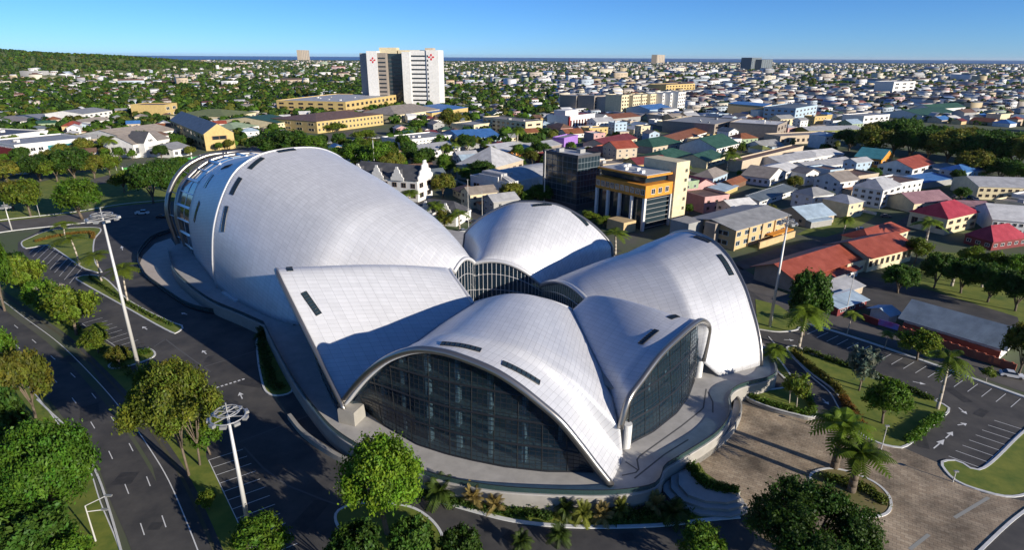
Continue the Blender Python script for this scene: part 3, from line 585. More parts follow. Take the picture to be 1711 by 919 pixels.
# low triangular planter with retaining wall
tp = thing('lawn_planter', 'triangular raised lawn with a pale retaining wall between plaza and drive', 'planter', (*G(1310, 680)[:2], 0))
def own3(o): o.parent = tp; o.matrix_parent_inverse = Matrix.Translation(-Vector(tp.location)); return o
tpx = smooth_line(gp([(1247, 669), (1262, 660), (1300, 655), (1330, 650), (1346, 662), (1362, 694), (1354, 703), (1325, 697), (1285, 686)]), 60, True)
mb = MB(); mb.prism([tuple(p) for p in tpx], 0, .75, 0, 1); own3(mb.build('retaining_wall', [M['wallc'], M['grass']]))
own3(ribbon(np.vstack([tpx, tpx[:1]]), .75, .9, .35, 'wall_coping', M['kerb']))
# beige court behind its low dark curved wall
sheet('beige_court', gp([(234, 440), (239, 427), (259, 407), (285, 398), (300, 420), (312, 445), (335, 475), (370, 505), (376, 524), (345, 520), (310, 508), (270, 480), (245, 460)]), .05, M['beige'])
cw = smooth_line(gp([(285, 388), (255, 400), (236, 420), (231, 438), (244, 463), (270, 484), (310, 511), (345, 523), (377, 527), (440, 542)]), 70)
fw_ = thing('court_fence', 'low dark curved fence round the beige court beside the hall', 'fence', (*cw[30], 0))
def own4(o): o.parent = fw_; o.matrix_parent_inverse = Matrix.Translation(-Vector(fw_.location)); return o
own4(ribbon(cw, 0, .4, .35, 'plinth', M['mull'])); own4(ribbon(cw, .4, 1.5, .06, 'mesh_panel', M['green_rail'])); own4(ribbon(cw, 1.5, 1.58, .1, 'top_rail', M['mull']))
# ------------------------------------------------------------------ buildings
COLS = dict(white=(.66, .65, .62), cream=(.60, .52, .34), beige=(.46, .38, .28), tan=(.52, .38, .20), yellow=(.50, .37, .15), orange=(.60, .25, .03), coral=(.62, .16, .07), red=(.30, .035, .03), brick=(.34, .10, .06),
            grey=(.30, .30, .29), darkgrey=(.075, .075, .08), black=(.02, .022, .026), brown=(.16, .09, .055), rust=(.24, .085, .03), terracotta=(.30, .06, .028), maroon=(.17, .03, .03), green=(.025, .085, .05), olive=(.17, .19, .05),
            palegreen=(.28, .36, .22), blue=(.05, .17, .42), paleblue=(.36, .46, .54), slate=(.13, .16, .18), steelblue=(.24, .29, .32), teal=(.06, .26, .28), pink=(.50, .30, .28), mauve=(.30, .17, .18), purple=(.30, .16, .46), silver=(.42, .42, .42), crimson=(.36, .03, .045), taupe=(.28, .24, .20))
_wm = {}
def cm(c, rough=.75):
    if (c, rough) not in _wm:
        _wm[(c, rough)] = mat(c+'_paint', COLS[c], rough, 0, .35, var=.13, scale=.5, detail=8)
    return _wm[(c, rough)]
def roofm(c):
    k = ('roof', c)
    if k not in _wm:
        m = mat(c+'_roofing', tuple(x*.75 for x in COLS[c]), .55, 0, .4, col2=tuple(min(.8, x*1.15+.02) for x in COLS[c]), scale=.30, detail=12); n = m.node_tree.nodes; l = m.node_tree.links
        w_ = n.new('ShaderNodeTexWave'); w_.inputs['Scale'].default_value = .9; w_.bands_direction = 'X'; t = n.new('ShaderNodeTexCoord'); l.new(t.outputs['Object'], w_.inputs[0]); bp = n.new('ShaderNodeBump'); bp.inputs['Strength'].default_value = .25; bp.inputs['Distance'].default_value = .08; l.new(w_.outputs[1], bp.inputs['Height']); l.new(bp.outputs[0], n['Principled BSDF'].inputs['Normal'])
        _wm[k] = m
    return _wm[k]
M['pane'] = mat('window_pane', (.015, .022, .03), .1, 0, .6)
_win = {}
def winmesh(frame):
    if frame not in _win:
        mb = MB(); mb.add([(-.44, -.02, -.44), (.44, -.02, -.44), (.44, -.02, .44), (-.44, -.02, .44)], [(0, 1, 2, 3)], 0)
        for c, d in (((0, -.02, .47), (1, .1, .06)), ((0, -.02, -.47), (1, .1, .06)), ((.47, -.02, 0), (.06, .1, .88)), ((-.47, -.02, 0), (.06, .1, .88)), ((0, -.03, 0), (.05, .05, .88))): mb.box(c, d, 0, 1)
        o = mb.build('window', [M['pane'], cm(frame)]); _win[frame] = o.data; bpy.data.objects.remove(o)
    return _win[frame]
def windows(root, face, w_, d_, cols, rows, z0, z1, ww, wh, frame='white', x0=0., x1=None):
    me = winmesh(frame); L = w_ if face == 'x' else d_; x1 = L if x1 is None else x1
    for r in range(rows):
        z = z0+(z1-z0)*(r+.5)/rows
        for c in range(cols):
            t = x0+(x1-x0)*(c+.5)/cols; o = bpy.data.objects.new('window', me); COL.objects.link(o); o.parent = root
            if face == 'x': o.location = (t, -.03, z)
            else: o.location = (-.03, t, z); o.rotation_euler = (0, 0, -math.pi/2)
            o.scale = (ww, 1, wh)
def roof_mb(w_, d_, h, kind, rise=2.5, ov=.5):
    "kind: gx / gy gable with the ridge along x / y, hip, shed, flat, pyr"
    mb = MB(); a, b, c, d = -ov, w_+ov, -ov, d_+ov; t = .18
    if kind == 'flat':
        mb.box((w_/2, d_/2, h+.08), (w_+.1, d_+.1, .16))
        for c_, s_ in (((w_/2, 0, h+.45), (w_+.2, .3, .9)), ((w_/2, d_, h+.45), (w_+.2, .3, .9)), ((0, d_/2, h+.45), (.3, d_-.3, .9)), ((w_, d_/2, h+.45), (.3, d_-.3, .9))): mb.box(c_, s_, 0, 1)
    elif kind == 'shed':
        V = [(a, c, h), (b, c, h), (b, d, h+rise), (a, d, h+rise)]; mb.add(V+[(x, y, z-t) for x, y, z in V], [(0, 1, 2, 3), (7, 6, 5, 4), (0, 4, 5, 1), (1, 5, 6, 2), (2, 6, 7, 3), (3, 7, 4, 0)])
    elif kind in ('hip', 'pyr'):
        if kind == 'pyr': p = q = ((a+b)/2, (c+d)/2, h+rise)
        elif b-a >= d-c: i = (d-c)/2*.9; p, q = (a+i, (c+d)/2, h+rise), (b-i, (c+d)/2, h+rise)
        else: i = (b-a)/2*.9; p, q = ((a+b)/2, c+i, h+rise), ((a+b)/2, d-i, h+rise)
        V = [(a, c, h), (b, c, h), (b, d, h), (a, d, h), p, q]
        if b-a >= d-c or kind == 'pyr': F = [(0, 1, 5, 4), (1, 2, 5), (2, 3, 4, 5), (3, 0, 4)]
        else: F = [(0, 1, 4), (1, 2, 5, 4), (2, 3, 5), (3, 0, 4, 5)]
        mb.add(V, F+[(3, 2, 1, 0)])
    else:
        if kind == 'gx': m = (c+d)/2; sec = [((a, c, h), (b, c, h)), ((a, m, h+rise), (b, m, h+rise)), ((a, d, h), (b, d, h))]
        else: m = (a+b)/2; sec = [((a, d, h), (a, c, h)), ((m, d, h+rise), (m, c, h+rise)), ((b, d, h), (b, c, h))]
        V = [p for s_ in sec for p in s_]; V += [(x, y, z-t) for x, y, z in V]
        mb.add(V, [(0, 1, 3, 2), (2, 3, 5, 4), (6, 8, 9, 7), (8, 10, 11, 9), (0, 6, 7, 1), (4, 5, 11, 10), (0, 2, 8, 6), (2, 4, 10, 8), (1, 7, 9, 3), (3, 9, 11, 5)])
    return mb
def wall_mb(w_, d_, h, kind, rise):
    mb = MB(); mb.box((w_/2, d_/2, h/2-.5), (w_, d_, h+1))
    if kind == 'gx':
        for x in (0, w_): mb.add([(x, 0, h), (x, d_, h), (x, d_/2, h+rise*.97)], [(0, 1, 2)])
    if kind == 'gy':
        for y in (0, d_): mb.add([(0, y, h), (w_, y, h), (w_/2, y, h+rise*.97)], [(0, 1, 2)])
    if kind == 'shed':
        for x in (0, w_): mb.add([(x, 0, h), (x, d_, h), (x, d_, h+rise*.97)], [(0, 1, 2)])
        mb.add([(0, d_, h), (w_, d_, h), (w_, d_, h+rise*.97), (0, d_, h+rise*.97)], [(0, 1, 2, 3)])
    return mb
FOOT = []      # footprints taken
def rect(N, L, R):
    n = G(*N)[:2]; r = G(*R)[:2]-n; l = G(*L)[:2]-n; w_ = np.linalg.norm(r); ax = r/w_; ay = np.array([-ax[1], ax[0]]); d_ = max(5., abs(l@ay)); return n, w_, d_, math.atan2(ax[1], ax[0])
BLD = []
def building(name, label, N, L, R, vt, wall, kind='flat', roof='grey', rise=3., wx=None, wy=None, frame='white', cat='building', ov=.5, group=None, clutter=0, d=None):
    n, w_, d_, rz = rect(N, L, R); h = height(N[0], N[1], vt); d_ = d or d_; h = max(2.5, h)
    t = thing(name, label, cat, (*n, 0), rz, group); FOOT.append((n, w_, d_, rz)); BLD.append((t, N))
    wall_mb(w_, d_, h, kind, rise).build('wall', cm(wall), t)
    ro = roof_mb(w_, d_, h, kind, rise, ov).build('roof', [roofm(roof), cm(wall)], t)
    if wx: windows(t, 'x', w_, d_, wx[0], wx[1], .6, h-.4, w_/wx[0]*.5, (h-1)/wx[1]*.5, frame)
    if wy: windows(t, 'y', w_, d_, wy[0], wy[1], .6, h-.4, d_/wy[0]*.5, (h-1)/wy[1]*.5, frame)
    for k in range(clutter):
        s = random.uniform(1, 2.4); MB().box((random.uniform(.15, .85)*w_, random.uniform(.2, .8)*d_, h+.16+s*.35), (s*1.4, s, s*.7)).build('roof_unit', cm(random.choice(['white', 'grey', 'silver'])), t)
    return t, w_, d_, h
def part_box(t, name, c, d, m, rz=0.): return MB().box(c, d, rz).build(name, m, t)
B_ = building
# --- hospital tower
Y0 = 838.; sc = Y0/FPX*1.045; hx0 = G(673, 176)
hos = thing('hospital_tower', 'tall white hospital tower with a dark recessed centre and red four petal emblems', 'hospital', (hx0[0], Y0, 0), -.06)
FOOT.append((np.array([hx0[0]-62, Y0-12]), 120, 60, 0))
def hb(name, u0, u1, vt, y0, y1, m):
    x0, x1 = (u0-673)*sc, (u1-673)*sc; z = height(673, 176, vt); MB().box(((x0+x1)/2, (y0+y1)/2, z/2), (x1-x0, y1-y0, z)).build(name, m, hos); return x0, x1, z
hb('side_wing', 611.5, 625, 88.5, 10, 40, cm('grey')); hb('panel_tower', 626, 642, 85, -2, 38, cm('white')); x0, x1, zL = hb('window_bay', 642, 655, 88, -1, 36, cm('taupe'))  # side wing: shade of the left face put into its grey colour
xr0, xr1, zr = hb('recess', 655, 682, 89, 9, 36, M['slot']); hb('panel_tower', 680, 692, 86, -3, 36, cm('white')); y0_, y1_, zR = hb('window_bay', 692, 717, 84, -1.5, 34, cm('white')); hb('panel_tower', 717, 735, 83, -3, 38, cm('white'))
hb('penthouse', 641, 668, 79, 14, 30, cm('cream')); hb('penthouse', 713, 725, 79.5, 8, 26, cm('beige')); hb('penthouse', 670, 708, 83, 14, 30, cm('cream'))
for (a, b, z_, yy) in ((x0, x1, zL, -1), (y0_, y1_, zR, -1.5)):
    for r in range(11):
        z = 6+(z_-10)*(r+.5)/11; MB().box(((a+b)/2, yy-.05, z), ((b-a)*.86, .3, (z_-10)/11*.34)).build('window_strip', M['pane'], hos)
for r in range(11): MB().box((xr0+(xr1-xr0)*.5, 8.95, 6+(zL-12)*(r+.5)/11), ((xr1-xr0)*.96, .3, 1.2)).build('recess_band', cm('darkgrey'), hos)
for r in range(11): MB().box((y1_+1.6, -3.05, 6+(zR-10)*(r+.5)/11), (1.6, .3, 2.6)).build('window', M['pane'], hos)
def petals(cx, y, cz, R):
    mb = MB()
    for k in range(4):
        a = k*math.pi/2; c, s = math.cos(a), math.sin(a); pts = [(.18, 0), (.55, .30), (.92, .17), (1.0, 0), (.92, -.17), (.55, -.30)]
        V = [(cx+(p*c-q*s)*R, yy, cz+(p*s+q*c)*R) for yy in (y, y-.3) for p, q in pts]; mb.add(V, [tuple(range(6)), tuple(range(11, 5, -1))]+[(i, (i+1) % 6, 6+(i+1) % 6, 6+i) for i in range(6)])
    return mb
M['emblem'] = mat('emblem_red', (.55, .02, .03), .5)
petals((724.5-673)*sc, -3.05, height(673, 176, 94.5), 4.2).build('emblem', M['emblem'], hos); petals((635.5-673)*sc, -2.05, height(673, 176, 100), 3.8).build('emblem', M['emblem'], hos)
# --- left half of the town
t, w_, d_, h = B_('church', 'white church with a gabled porch front and grey roof behind the green verge', (227, 264), (203, 257), (287, 252), 241, 'white', 'gx', 'taupe', 5, (6, 1), (5, 1), 'grey', 'church')
fx = w_*.30; V = [(fx-6, -5, 0), (fx+6, -5, 0), (fx+6, 4, 0), (fx-6, 4, 0)]
mb = wall_mb(12, 10, h+.5, 'gy', 7); o = mb.build('porch', cm('white'), t); o.location = (fx-6, -5, 0); o = roof_mb(12, 13, h+.5, 'gy', 7, .4).build('porch_roof', [roofm('darkgrey')], t); o.location = (fx-6, -5, 0)
MB().box((fx, -5.05, 1.9), (2.4, .3, 3.8)).build('door', cm('brown'), t)
for k in (-1, 0, 1): MB().box((fx+k*1.3, -5.05, h+1.6), (.7, .3, 1.3)).build('window', M['pane'], t)
B_('long_house', 'long beige roofed hall directly behind the white church', (207, 244), (183, 233), (297, 231), 228, 'white', 'gx', 'beige', 4, (8, 1))
t, w_, d_, h = B_('office_block', 'long white block with a teal glass band beside the park trees', (31, 268), (20, 255), (157, 253), 244, 'white', 'flat', 'grey', 1, None, (4, 2), clutter=3)
MB().box((w_*.64, -.1, h*.62), (w_*.48, .4, h*.4)).build('window_band', mat('teal_glass', (.05, .22, .25), .15), t); windows(t, 'x', w_, d_, 9, 1, .5, 3.2, 2.4, 1.6, 'red', w_*.1, w_*.95); windows(t, 'x', w_, d_, 3, 1, h*.45, h*.85, 3, 2.2, 'white', w_*.06, w_*.36)
MB().box((-.3, d_*.3, h*.4), (.5, d_*.55, h*.8)).build('red_panel', cm('red'), t)
B_('annexe', 'low red roofed annexe in front of the teal banded white block', (70, 282), (40, 276), (104, 266), 273, 'beige', 'hip', 'maroon', 2.5, (5, 1))
B_('long_house', 'long white row with flat sectioned roof at the left edge beyond the park', (2, 245), (-40, 236), (84, 234), 229, 'white', 'flat', 'darkgrey', 1, (12, 1), clutter=2)
B_('long_house', 'grey roofed white bungalow row left of the tall garden trees', (77, 207), (66, 196), (128, 203), 200, 'white', 'gx', 'grey', 3, (5, 1))
B_('long_house', 'low grey roofed row at the left edge above the white flat row', (-8, 213), (-30, 204), (60, 207), 206, 'white', 'gx', 'taupe', 3, (6, 1))
B_('white_villa', 'white two storey villa with a split grey roof between garden trees', (143, 205), (133, 197), (190, 198), 190, 'white', 'gx', 'grey', 3, (6, 2))
B_('bungalow', 'white bungalow with a pale gable in front of the split roofed villa', (156, 212), (150, 207), (199, 206), 203, 'white', 'hip', 'beige', 2.5, (4, 1))
B_('office_block', 'small block with one bright yellow face right of the garden trees', (278, 197), (262, 190), (299, 193), 176, 'yellow', 'flat', 'brown', 1, (2, 2))
B_('yellow_school', 'yellow gable fronted building with two windows in its end wall and long grey roof', (345, 252), (312, 222), (394, 248), 224, 'yellow', 'gy', 'slate', 7, (1, 2), (10, 2), 'brown')
B_('bungalow', 'small white house with grey roof right beside the white church', (291, 264), (275, 256), (321, 258), 250, 'white', 'gx', 'grey', 3, (3, 1), (2, 1))
B_('market_hall', 'broad olive roofed hall behind the yellow gabled building', (378, 207), (338, 197), (432, 198), 195, 'cream', 'hip', 'olive', 5, (9, 1))
B_('market_hall', 'pale green roofed hall in front of the olive roofed hall', (393, 226), (380, 219), (434, 219), 216, 'white', 'hip', 'palegreen', 4, (5, 1))
B_('long_house', 'cream hall with green gable roof left of the arcaded yellow building', (466, 220), (428, 206), (502, 214), 205, 'cream', 'gx', 'green', 4, (8, 2))
B_('arcaded_building', 'long yellow arcaded building with brown hipped roof and rows of windows', (531, 223), (522, 208), (641, 208), 203, 'yellow', 'hip', 'brown', 4, (18, 2), (4, 2), 'cream')
B_('yellow_block', 'upper yellow block with a dark side wall left of the hospital tower', (579, 192), (524, 180), (663, 177), 171, 'yellow', 'flat', 'silver', 1, (12, 2), (7, 3), 'brown', clutter=6)
B_('pavilion', 'wide brown hip roofed pavilion at the foot of the hospital tower', (662, 205), (640, 196), (735, 194), 192, 'cream', 'hip', 'taupe', 7, (12, 1))
B_('pavilion', 'yellow hall with bright blue sloping roof at the foot of the hospital tower', (722, 198), (712, 189), (782, 188), 188, 'yellow', 'shed', 'blue', 3)
B_('long_house', 'white two storey flat roofed block with a small roof room among car parks', (676, 247), (668, 237), (757, 237), 236, 'white', 'flat', 'grey', 1, (14, 2), clutter=3)
B_('warehouse', 'white shed with grey roof and dark blue end left of the grey pyramid roof', (702, 266), (672, 257), (769, 257), 254, 'white', 'gx', 'silver', 3, (4, 1))
B_('warehouse', 'long bright blue roofed market building beyond the white sheds', (771, 241), (765, 228), (838, 237), 231, 'paleblue', 'gx', 'blue', 4, (8, 1))
B_('office_block', 'small cream flat block left of the tall cream slab', (792, 224), (786, 216), (826, 219), 210, 'cream', 'flat', 'grey', 1, (4, 2))
B_('office_block', 'tall cream slab with brown top band beyond the blue market roof', (878, 228), (833, 215), (906, 225), 205, 'cream', 'flat', 'taupe', 1, (2, 3), (9, 3), 'brown', clutter=2)
B_('shop_row', 'white roofed row with orange front beyond the theatre', (846, 264), (835, 255), (916, 254), 253, 'orange', 'shed', 'white', 2.5, (8, 1))
# theatre
t, w_, d_, h = B_('theatre', 'white art deco theatre with barrel roof behind the hall', (850, 338), (798, 321), (940, 317), 308, 'white', 'flat', 'grey', 1, None, (3, 1))
pl = [(0, -.2)]+[(d_*k/12, 3.6*math.sin(math.pi*k/12)) for k in range(13)]; V = [(x, y, h+z) for x in (2, w_) for y, z in pl[1:]]; mesh('barrel_roof', V, [(k, k+1, 14+k, 13+k) for k in range(12)]+[tuple(range(12, -1, -1)), tuple(range(13, 26))], roofm('silver'), t)
for k in range(9): MB().box((w_*(k+.8)/9.2, -.15, h*.48), (.7, .4, h*.94)).build('pilaster', cm('white'), t)
MB().box((-1.2, d_*.42, 4.2), (2.4, d_*.5, .5)).build('canopy', cm('teal'), t); MB().box((-.2, d_*.5, h+1.3), (.5, d_*.5, 2.6)).build('parapet_crest', cm('white'), t)
MB().box((w_*.14, d_*.5, h+2.2), (w_*.2, d_*.5, 3)).build('stage_loft', cm('silver'), t)
B_('mural_hall', 'hall with a tall grey pyramid roof and mural wall behind the theatre', (822, 306), (783, 293), (874, 290), 281, 'beige', 'pyr', 'silver', 9, (5, 1), (5, 1), 'brown')
B_('warehouse', 'grey flat roofed shed beside the dark glass tower', (880, 262), (862, 254), (938, 252), 250, 'taupe', 'gx', 'silver', 2.5)
# ornate house
t, w_, d_, h = B_('ornate_mansion', 'ornate white mansion with dark steep roofs and curved gables', (699, 338), (640, 312), (723, 328), 302, 'white', 'gy', 'darkgrey', 6, (2, 2), (7, 2), 'brown', 'mansion')
def dutch(w0, hh, m, parent, loc, rz):
    pts = [(-.5, 0), (.5, 0), (.5, .22), (.38, .30), (.36, .48), (.22, .56), (.2, .76), (.1, .84), (.08, 1), (-.08, 1), (-.1, .84), (-.2, .76), (-.22, .56), (-.36, .48), (-.38, .30), (-.5, .22)]
    V = [(x*w0, y, z*hh) for y in (-.3, .3) for x, z in pts]; n_ = len(pts); o = mesh('curved_gable', V, [tuple(range(n_)), tuple(range(2*n_-1, n_-1, -1))]+[(k, n_+k, n_+(k+1) % n_, (k+1) % n_) for k in range(n_)], m, parent); o.location = loc; o.rotation_euler = (0, 0, rz)
dutch(w_*.98, 9, cm('white'), t, (w_/2, -.3, h-.3), 0)
for f in (.3, .62, .92):
    dutch(7, 6.5, cm('white'), t, (-.4, d_*f, h-.6), math.pi/2); o = roof_mb(w_*.6, 7, h-.4, 'gx', 4.5, .2).build('dormer_roof', roofm('darkgrey'), t); o.location = (0, d_*f-3.5, 0)
t, w_, d_, h = B_('coach_house', 'low dark roofed coach house with white gables before the ornate mansion', (765, 372), (716, 352), (785, 362), 358, 'white', 'hip', 'darkgrey', 4, (2, 1), (5, 1), 'grey', 'house')
for f in (.25, .7): dutch(5.5, 5, cm('white'), t, (-.3, d_*f, h-.8), math.pi/2)
B_('coach_house', 'small white walled outhouse with brown flat roof by the palms', (762, 379), (735, 366), (787, 365), 367, 'white', 'flat', 'brown', 1, (2, 1), cat='house')
# --- orange trimmed office
n, w_, d_, rz = rect((1073, 387), (985, 365), (1118, 376)); H1 = height(1073, 387, 332); H2 = height(1073, 387, 311); H3 = height(1073, 387, 297)
off = thing('office_building', 'modern office with an orange upper band, tall columns and a cream stair tower', 'office building', (*n, 0), rz); FOOT.append((n, w_+14, d_+4, rz))
MB().box((w_/2+.8, d_/2+.8, H1/2), (w_-1.6, d_-1.6, H1)).build('glass_body', M['slot'], off); MB().box((w_/2, d_/2, (H1+H2)/2), (w_, d_, H2-H1)).build('upper_storey', cm('orange'), off)
MB().box((w_/2+1.5, d_/2+1.5, (H2+H3)/2), (w_-3, d_-3, H3-H2-.6)).build('top_storey', M['slot'], off); mb = MB(); mb.box((w_/2+.6, d_/2+.4, H3), (w_-.6, d_-.2, .7), 0, 0); mb.box((w_/2+.6, d_/2+.4, H3+.45), (w_-2, d_-2, .2), 0, 1); mb.build('roof', [cm('orange'), cm('silver')], off)
for k in range(5): MB().box((.5, d_*(.02+.24*k), H1/2), (1.1, 1.1, H1-.1)).build('column', cm('white'), off)
MB().box((w_*.98, .5, H1/2), (.9, .9, H1-.1)).build('column', cm('white'), off)
windows(off, 'y', w_, d_, 10, 1, H1+.3, H2-.6, 2.0, 2.2, 'white'); windows(off, 'x', w_, d_, 3, 1, H1+.3, H2-.6, 2.2, 2.2, 'white', w_*.15, w_*.9)
for k in range(7): MB().box((w_*.5, .72, H1*(k+.5)/7), (w_*.9, .12, .18)).build('glazing_bar', cm('grey'), off)
H4 = height(1118, 381, 274); MB().box((w_+4.2, d_*.28, H4/2), (8.4, d_*.62, H4)).build('stair_tower', cm('cream'), off)
for k in range(6): o = bpy.data.objects.new('window', winmesh('cream')); COL.objects.link(o); o.parent = off; o.location = (w_+6.6, d_*.28-d_*.31-.03, H4*(.1+.15*k)); o.scale = (1.5, 1, 1.5)
MB().box((w_+10.2, d_*.5, H4*.43), (4, d_*.5, H4*.86)).build('orange_wing', cm('orange'), off)
for k in range(4): o = bpy.data.objects.new('window', winmesh('cream')); COL.objects.link(o); o.parent = off; o.location = (w_+10.2, d_*.25-.03, H4*(.22+.17*k)); o.scale = (1.4, 1, 1.4)
MB().box((-5, d_*.25, 2.2), (7, 9, 4.4)).build('entrance_canopy', cm('tan'), off)
for k in range(6): MB().box((w_*random.uniform(.2, .8), d_*random.uniform(.15, .85), H3+1.1), (1.8, 1.5, 1.2)).build('roof_unit', cm('white'), off)
t, w_, d_, h = B_('glass_tower', 'dark glass box tower left of the orange trimmed office', (962, 352), (941, 345), (998, 344), 263, 'darkgrey', 'flat', 'silver', 1, clutter=3, cat='office building', d=22)
MB().box((w_/2, -.03, h*.55), (w_*.96, .1, h*.86)).build('glass_face', M['slot'], t); MB().box((-.03, d_/2, h*.55), (.1, d_*.96, h*.86)).build('glass_face', M['slot'], t)
for k in range(1, 7): MB().box((w_*k/7, -.1, h*.55), (.18, .14, h*.86)).build('glazing_bar', cm('slate'), t); MB().box((-.1, d_*k/7, h*.55), (.14, .18, h*.86)).build('glazing_bar', cm('slate'), t)
for k in range(1, 9): MB().box((w_/2, -.1, h*k/9), (w_, .15, .25)).build('glazing_bar', cm('slate'), t); MB().box((-.1, d_/2, h*k/9), (.15, d_, .25)).build('glazing_bar', cm('slate'), t)
# --- right of the hall
t, w_, d_, h = B_('apartment_block', 'tan three storey block with a broad grey roof behind the right shell', (1224, 419), (1172, 392), (1311, 391), 384, 'tan', 'gx', 'grey', 2, (7, 2), (2, 2), 'paleblue', ov=1)
part_box(t, 'side_block', (-4.5, d_-2, h*.5), (9, 8, h+1.5), cm('grey')); part_box(t, 'stair_core', (-1.0, d_*.45, h*.52), (3.4, 4.5, h+2), cm('taupe'))
for k in range(5): part_box(t, 'pilaster', (w_*(k+.02)/4.04, -.2, h/2), (.6, .6, h), cm('tan'))
part_box(t, 'balcony', (w_*.8, -1.6, h*.32), (w_*.42, 3, .4), cm('orange')); part_box(t, 'garden_wall', (w_*.62, -4.4, 1.2), (w_*.7, .5, 2.6), cm('tan'))
B_('school_building', 'long school block with a rusty red gable roof nearest the mast', (1324, 489), (1262, 466), (1428, 452), 467, 'taupe', 'gx', 'terracotta', 3.2, (7, 1), None, 'white', ov=1.2)
B_('school_building', 'lower red roofed school lean-to with a white front', (1352, 490), (1335, 480), (1432, 461), 480, 'white', 'shed', 'terracotta', 2, (8, 1), ov=.6)
B_('school_building', 'cream school wing with orange red gable roof behind trees', (1447, 455), (1402, 428), (1520, 436), 430, 'cream', 'gx', 'terracotta', 3.4, (8, 1), None, 'brown', ov=1.2)
B_('school_building', 'far orange red roofed school wing near the back street', (1450, 418), (1420, 402), (1515, 398), 404, 'cream', 'hip', 'terracotta', 3, (6, 1))
B_('school_annexe', 'small cream block with a flat grey roof between two red roofs', (1412, 462), (1395, 452), (1452, 451), 446, 'cream', 'flat', 'silver', 1, (4, 1))
B_('shed', 'open grey roofed shed in the school yard', (1392, 508), (1370, 494), (1440, 490), 496, 'beige', 'shed', 'silver', 1.5)
B_('gatehouse', 'long blue roofed gatehouse with red doors on the side street', (1398, 529), (1374, 518), (1446, 514), 518, 'maroon', 'shed', 'paleblue', 1.2, (3, 1))
B_('kiosk', 'little white kiosk with a pale blue roof by the banner', (1483, 542), (1478, 538), (1497, 538), 527, 'white', 'gx', 'paleblue', 1.2, ov=.8)
t, w_, d_, h = B_('brick_hall', 'long brick hall with blue grey gable roof along the side street', (1668, 602), (1500, 556), (1692, 580), 581, 'white', 'gy', 'steelblue', 3.6, None, (9, 1), 'white', ov=1.2)
part_box(t, 'brick_base', (-.15, d_/2, 1.1), (.4, d_, 2.2), cm('brick'))
B_('house', 'orange gabled house with a green roof by the dark woods', (1470, 281), (1434, 273), (1489, 274), 266, 'orange', 'gy', 'teal', 5, (2, 1), (3, 1))
t, w_, d_, h = B_('house', 'white two storey house with an orange roof and red base', (1520, 305), (1479, 292), (1556, 294), 282, 'white', 'gx', 'terracotta', 4, (3, 2), (4, 2), 'grey'); part_box(t, 'red_base', (w_*.5, d_*.5, 1.2), (w_+.5, d_+.5, 2.6), cm('maroon'))
B_('long_house', 'long grey roofed row right of the orange roofed white house', (1560, 293), (1548, 286), (1608, 287), 286, 'white', 'shed', 'silver', 1.5, (5, 1))
B_('shed', 'open shed with a light blue roof below the orange roofed house', (1540, 316), (1528, 306), (1590, 308), 305, 'grey', 'shed', 'blue', 1.5)
B_('apartment_block', 'white three storey house with stacked balconies beside a green lot', (1469, 349), (1430, 337), (1500, 338), 318, 'white', 'hip', 'silver', 4, (3, 3), (4, 3), 'grey')
B_('long_house', 'cream two storey row with a grey sectioned roof at the right edge', (1630, 333), (1622, 318), (1725, 336), 311, 'cream', 'gx', 'silver', 3, (8, 2), None, 'brown')
B_('house', 'mauve roofed cream house behind the crimson roofed mansion', (1524, 356), (1518, 340), (1586, 350), 340, 'cream', 'gx', 'mauve', 3.5, (3, 1))
B_('mansion', 'cream mansion with a crimson roof and white balconies', (1577, 393), (1509, 380), (1628, 380), 366, 'cream', 'hip', 'crimson', 4.5, (4, 2), (3, 1), 'brown')
B_('long_house', 'long white house with a dull pink roof next to the crimson roofed mansion', (1598, 368), (1590, 352), (1660, 370), 353, 'white', 'gx', 'mauve', 3, (5, 2), None, 'grey')
B_('long_house', 'long white two storey house with pale roof above the red hip roof', (1653, 390), (1640, 368), (1740, 398), 366, 'white', 'gx', 'white', 4, (8, 2), None, 'grey')
B_('house', 'low red house with a bright crimson hip roof near the palms', (1655, 419), (1626, 404), (1712, 411), 404, 'maroon', 'hip', 'crimson', 4.5, (5, 1), (3, 1), 'white')
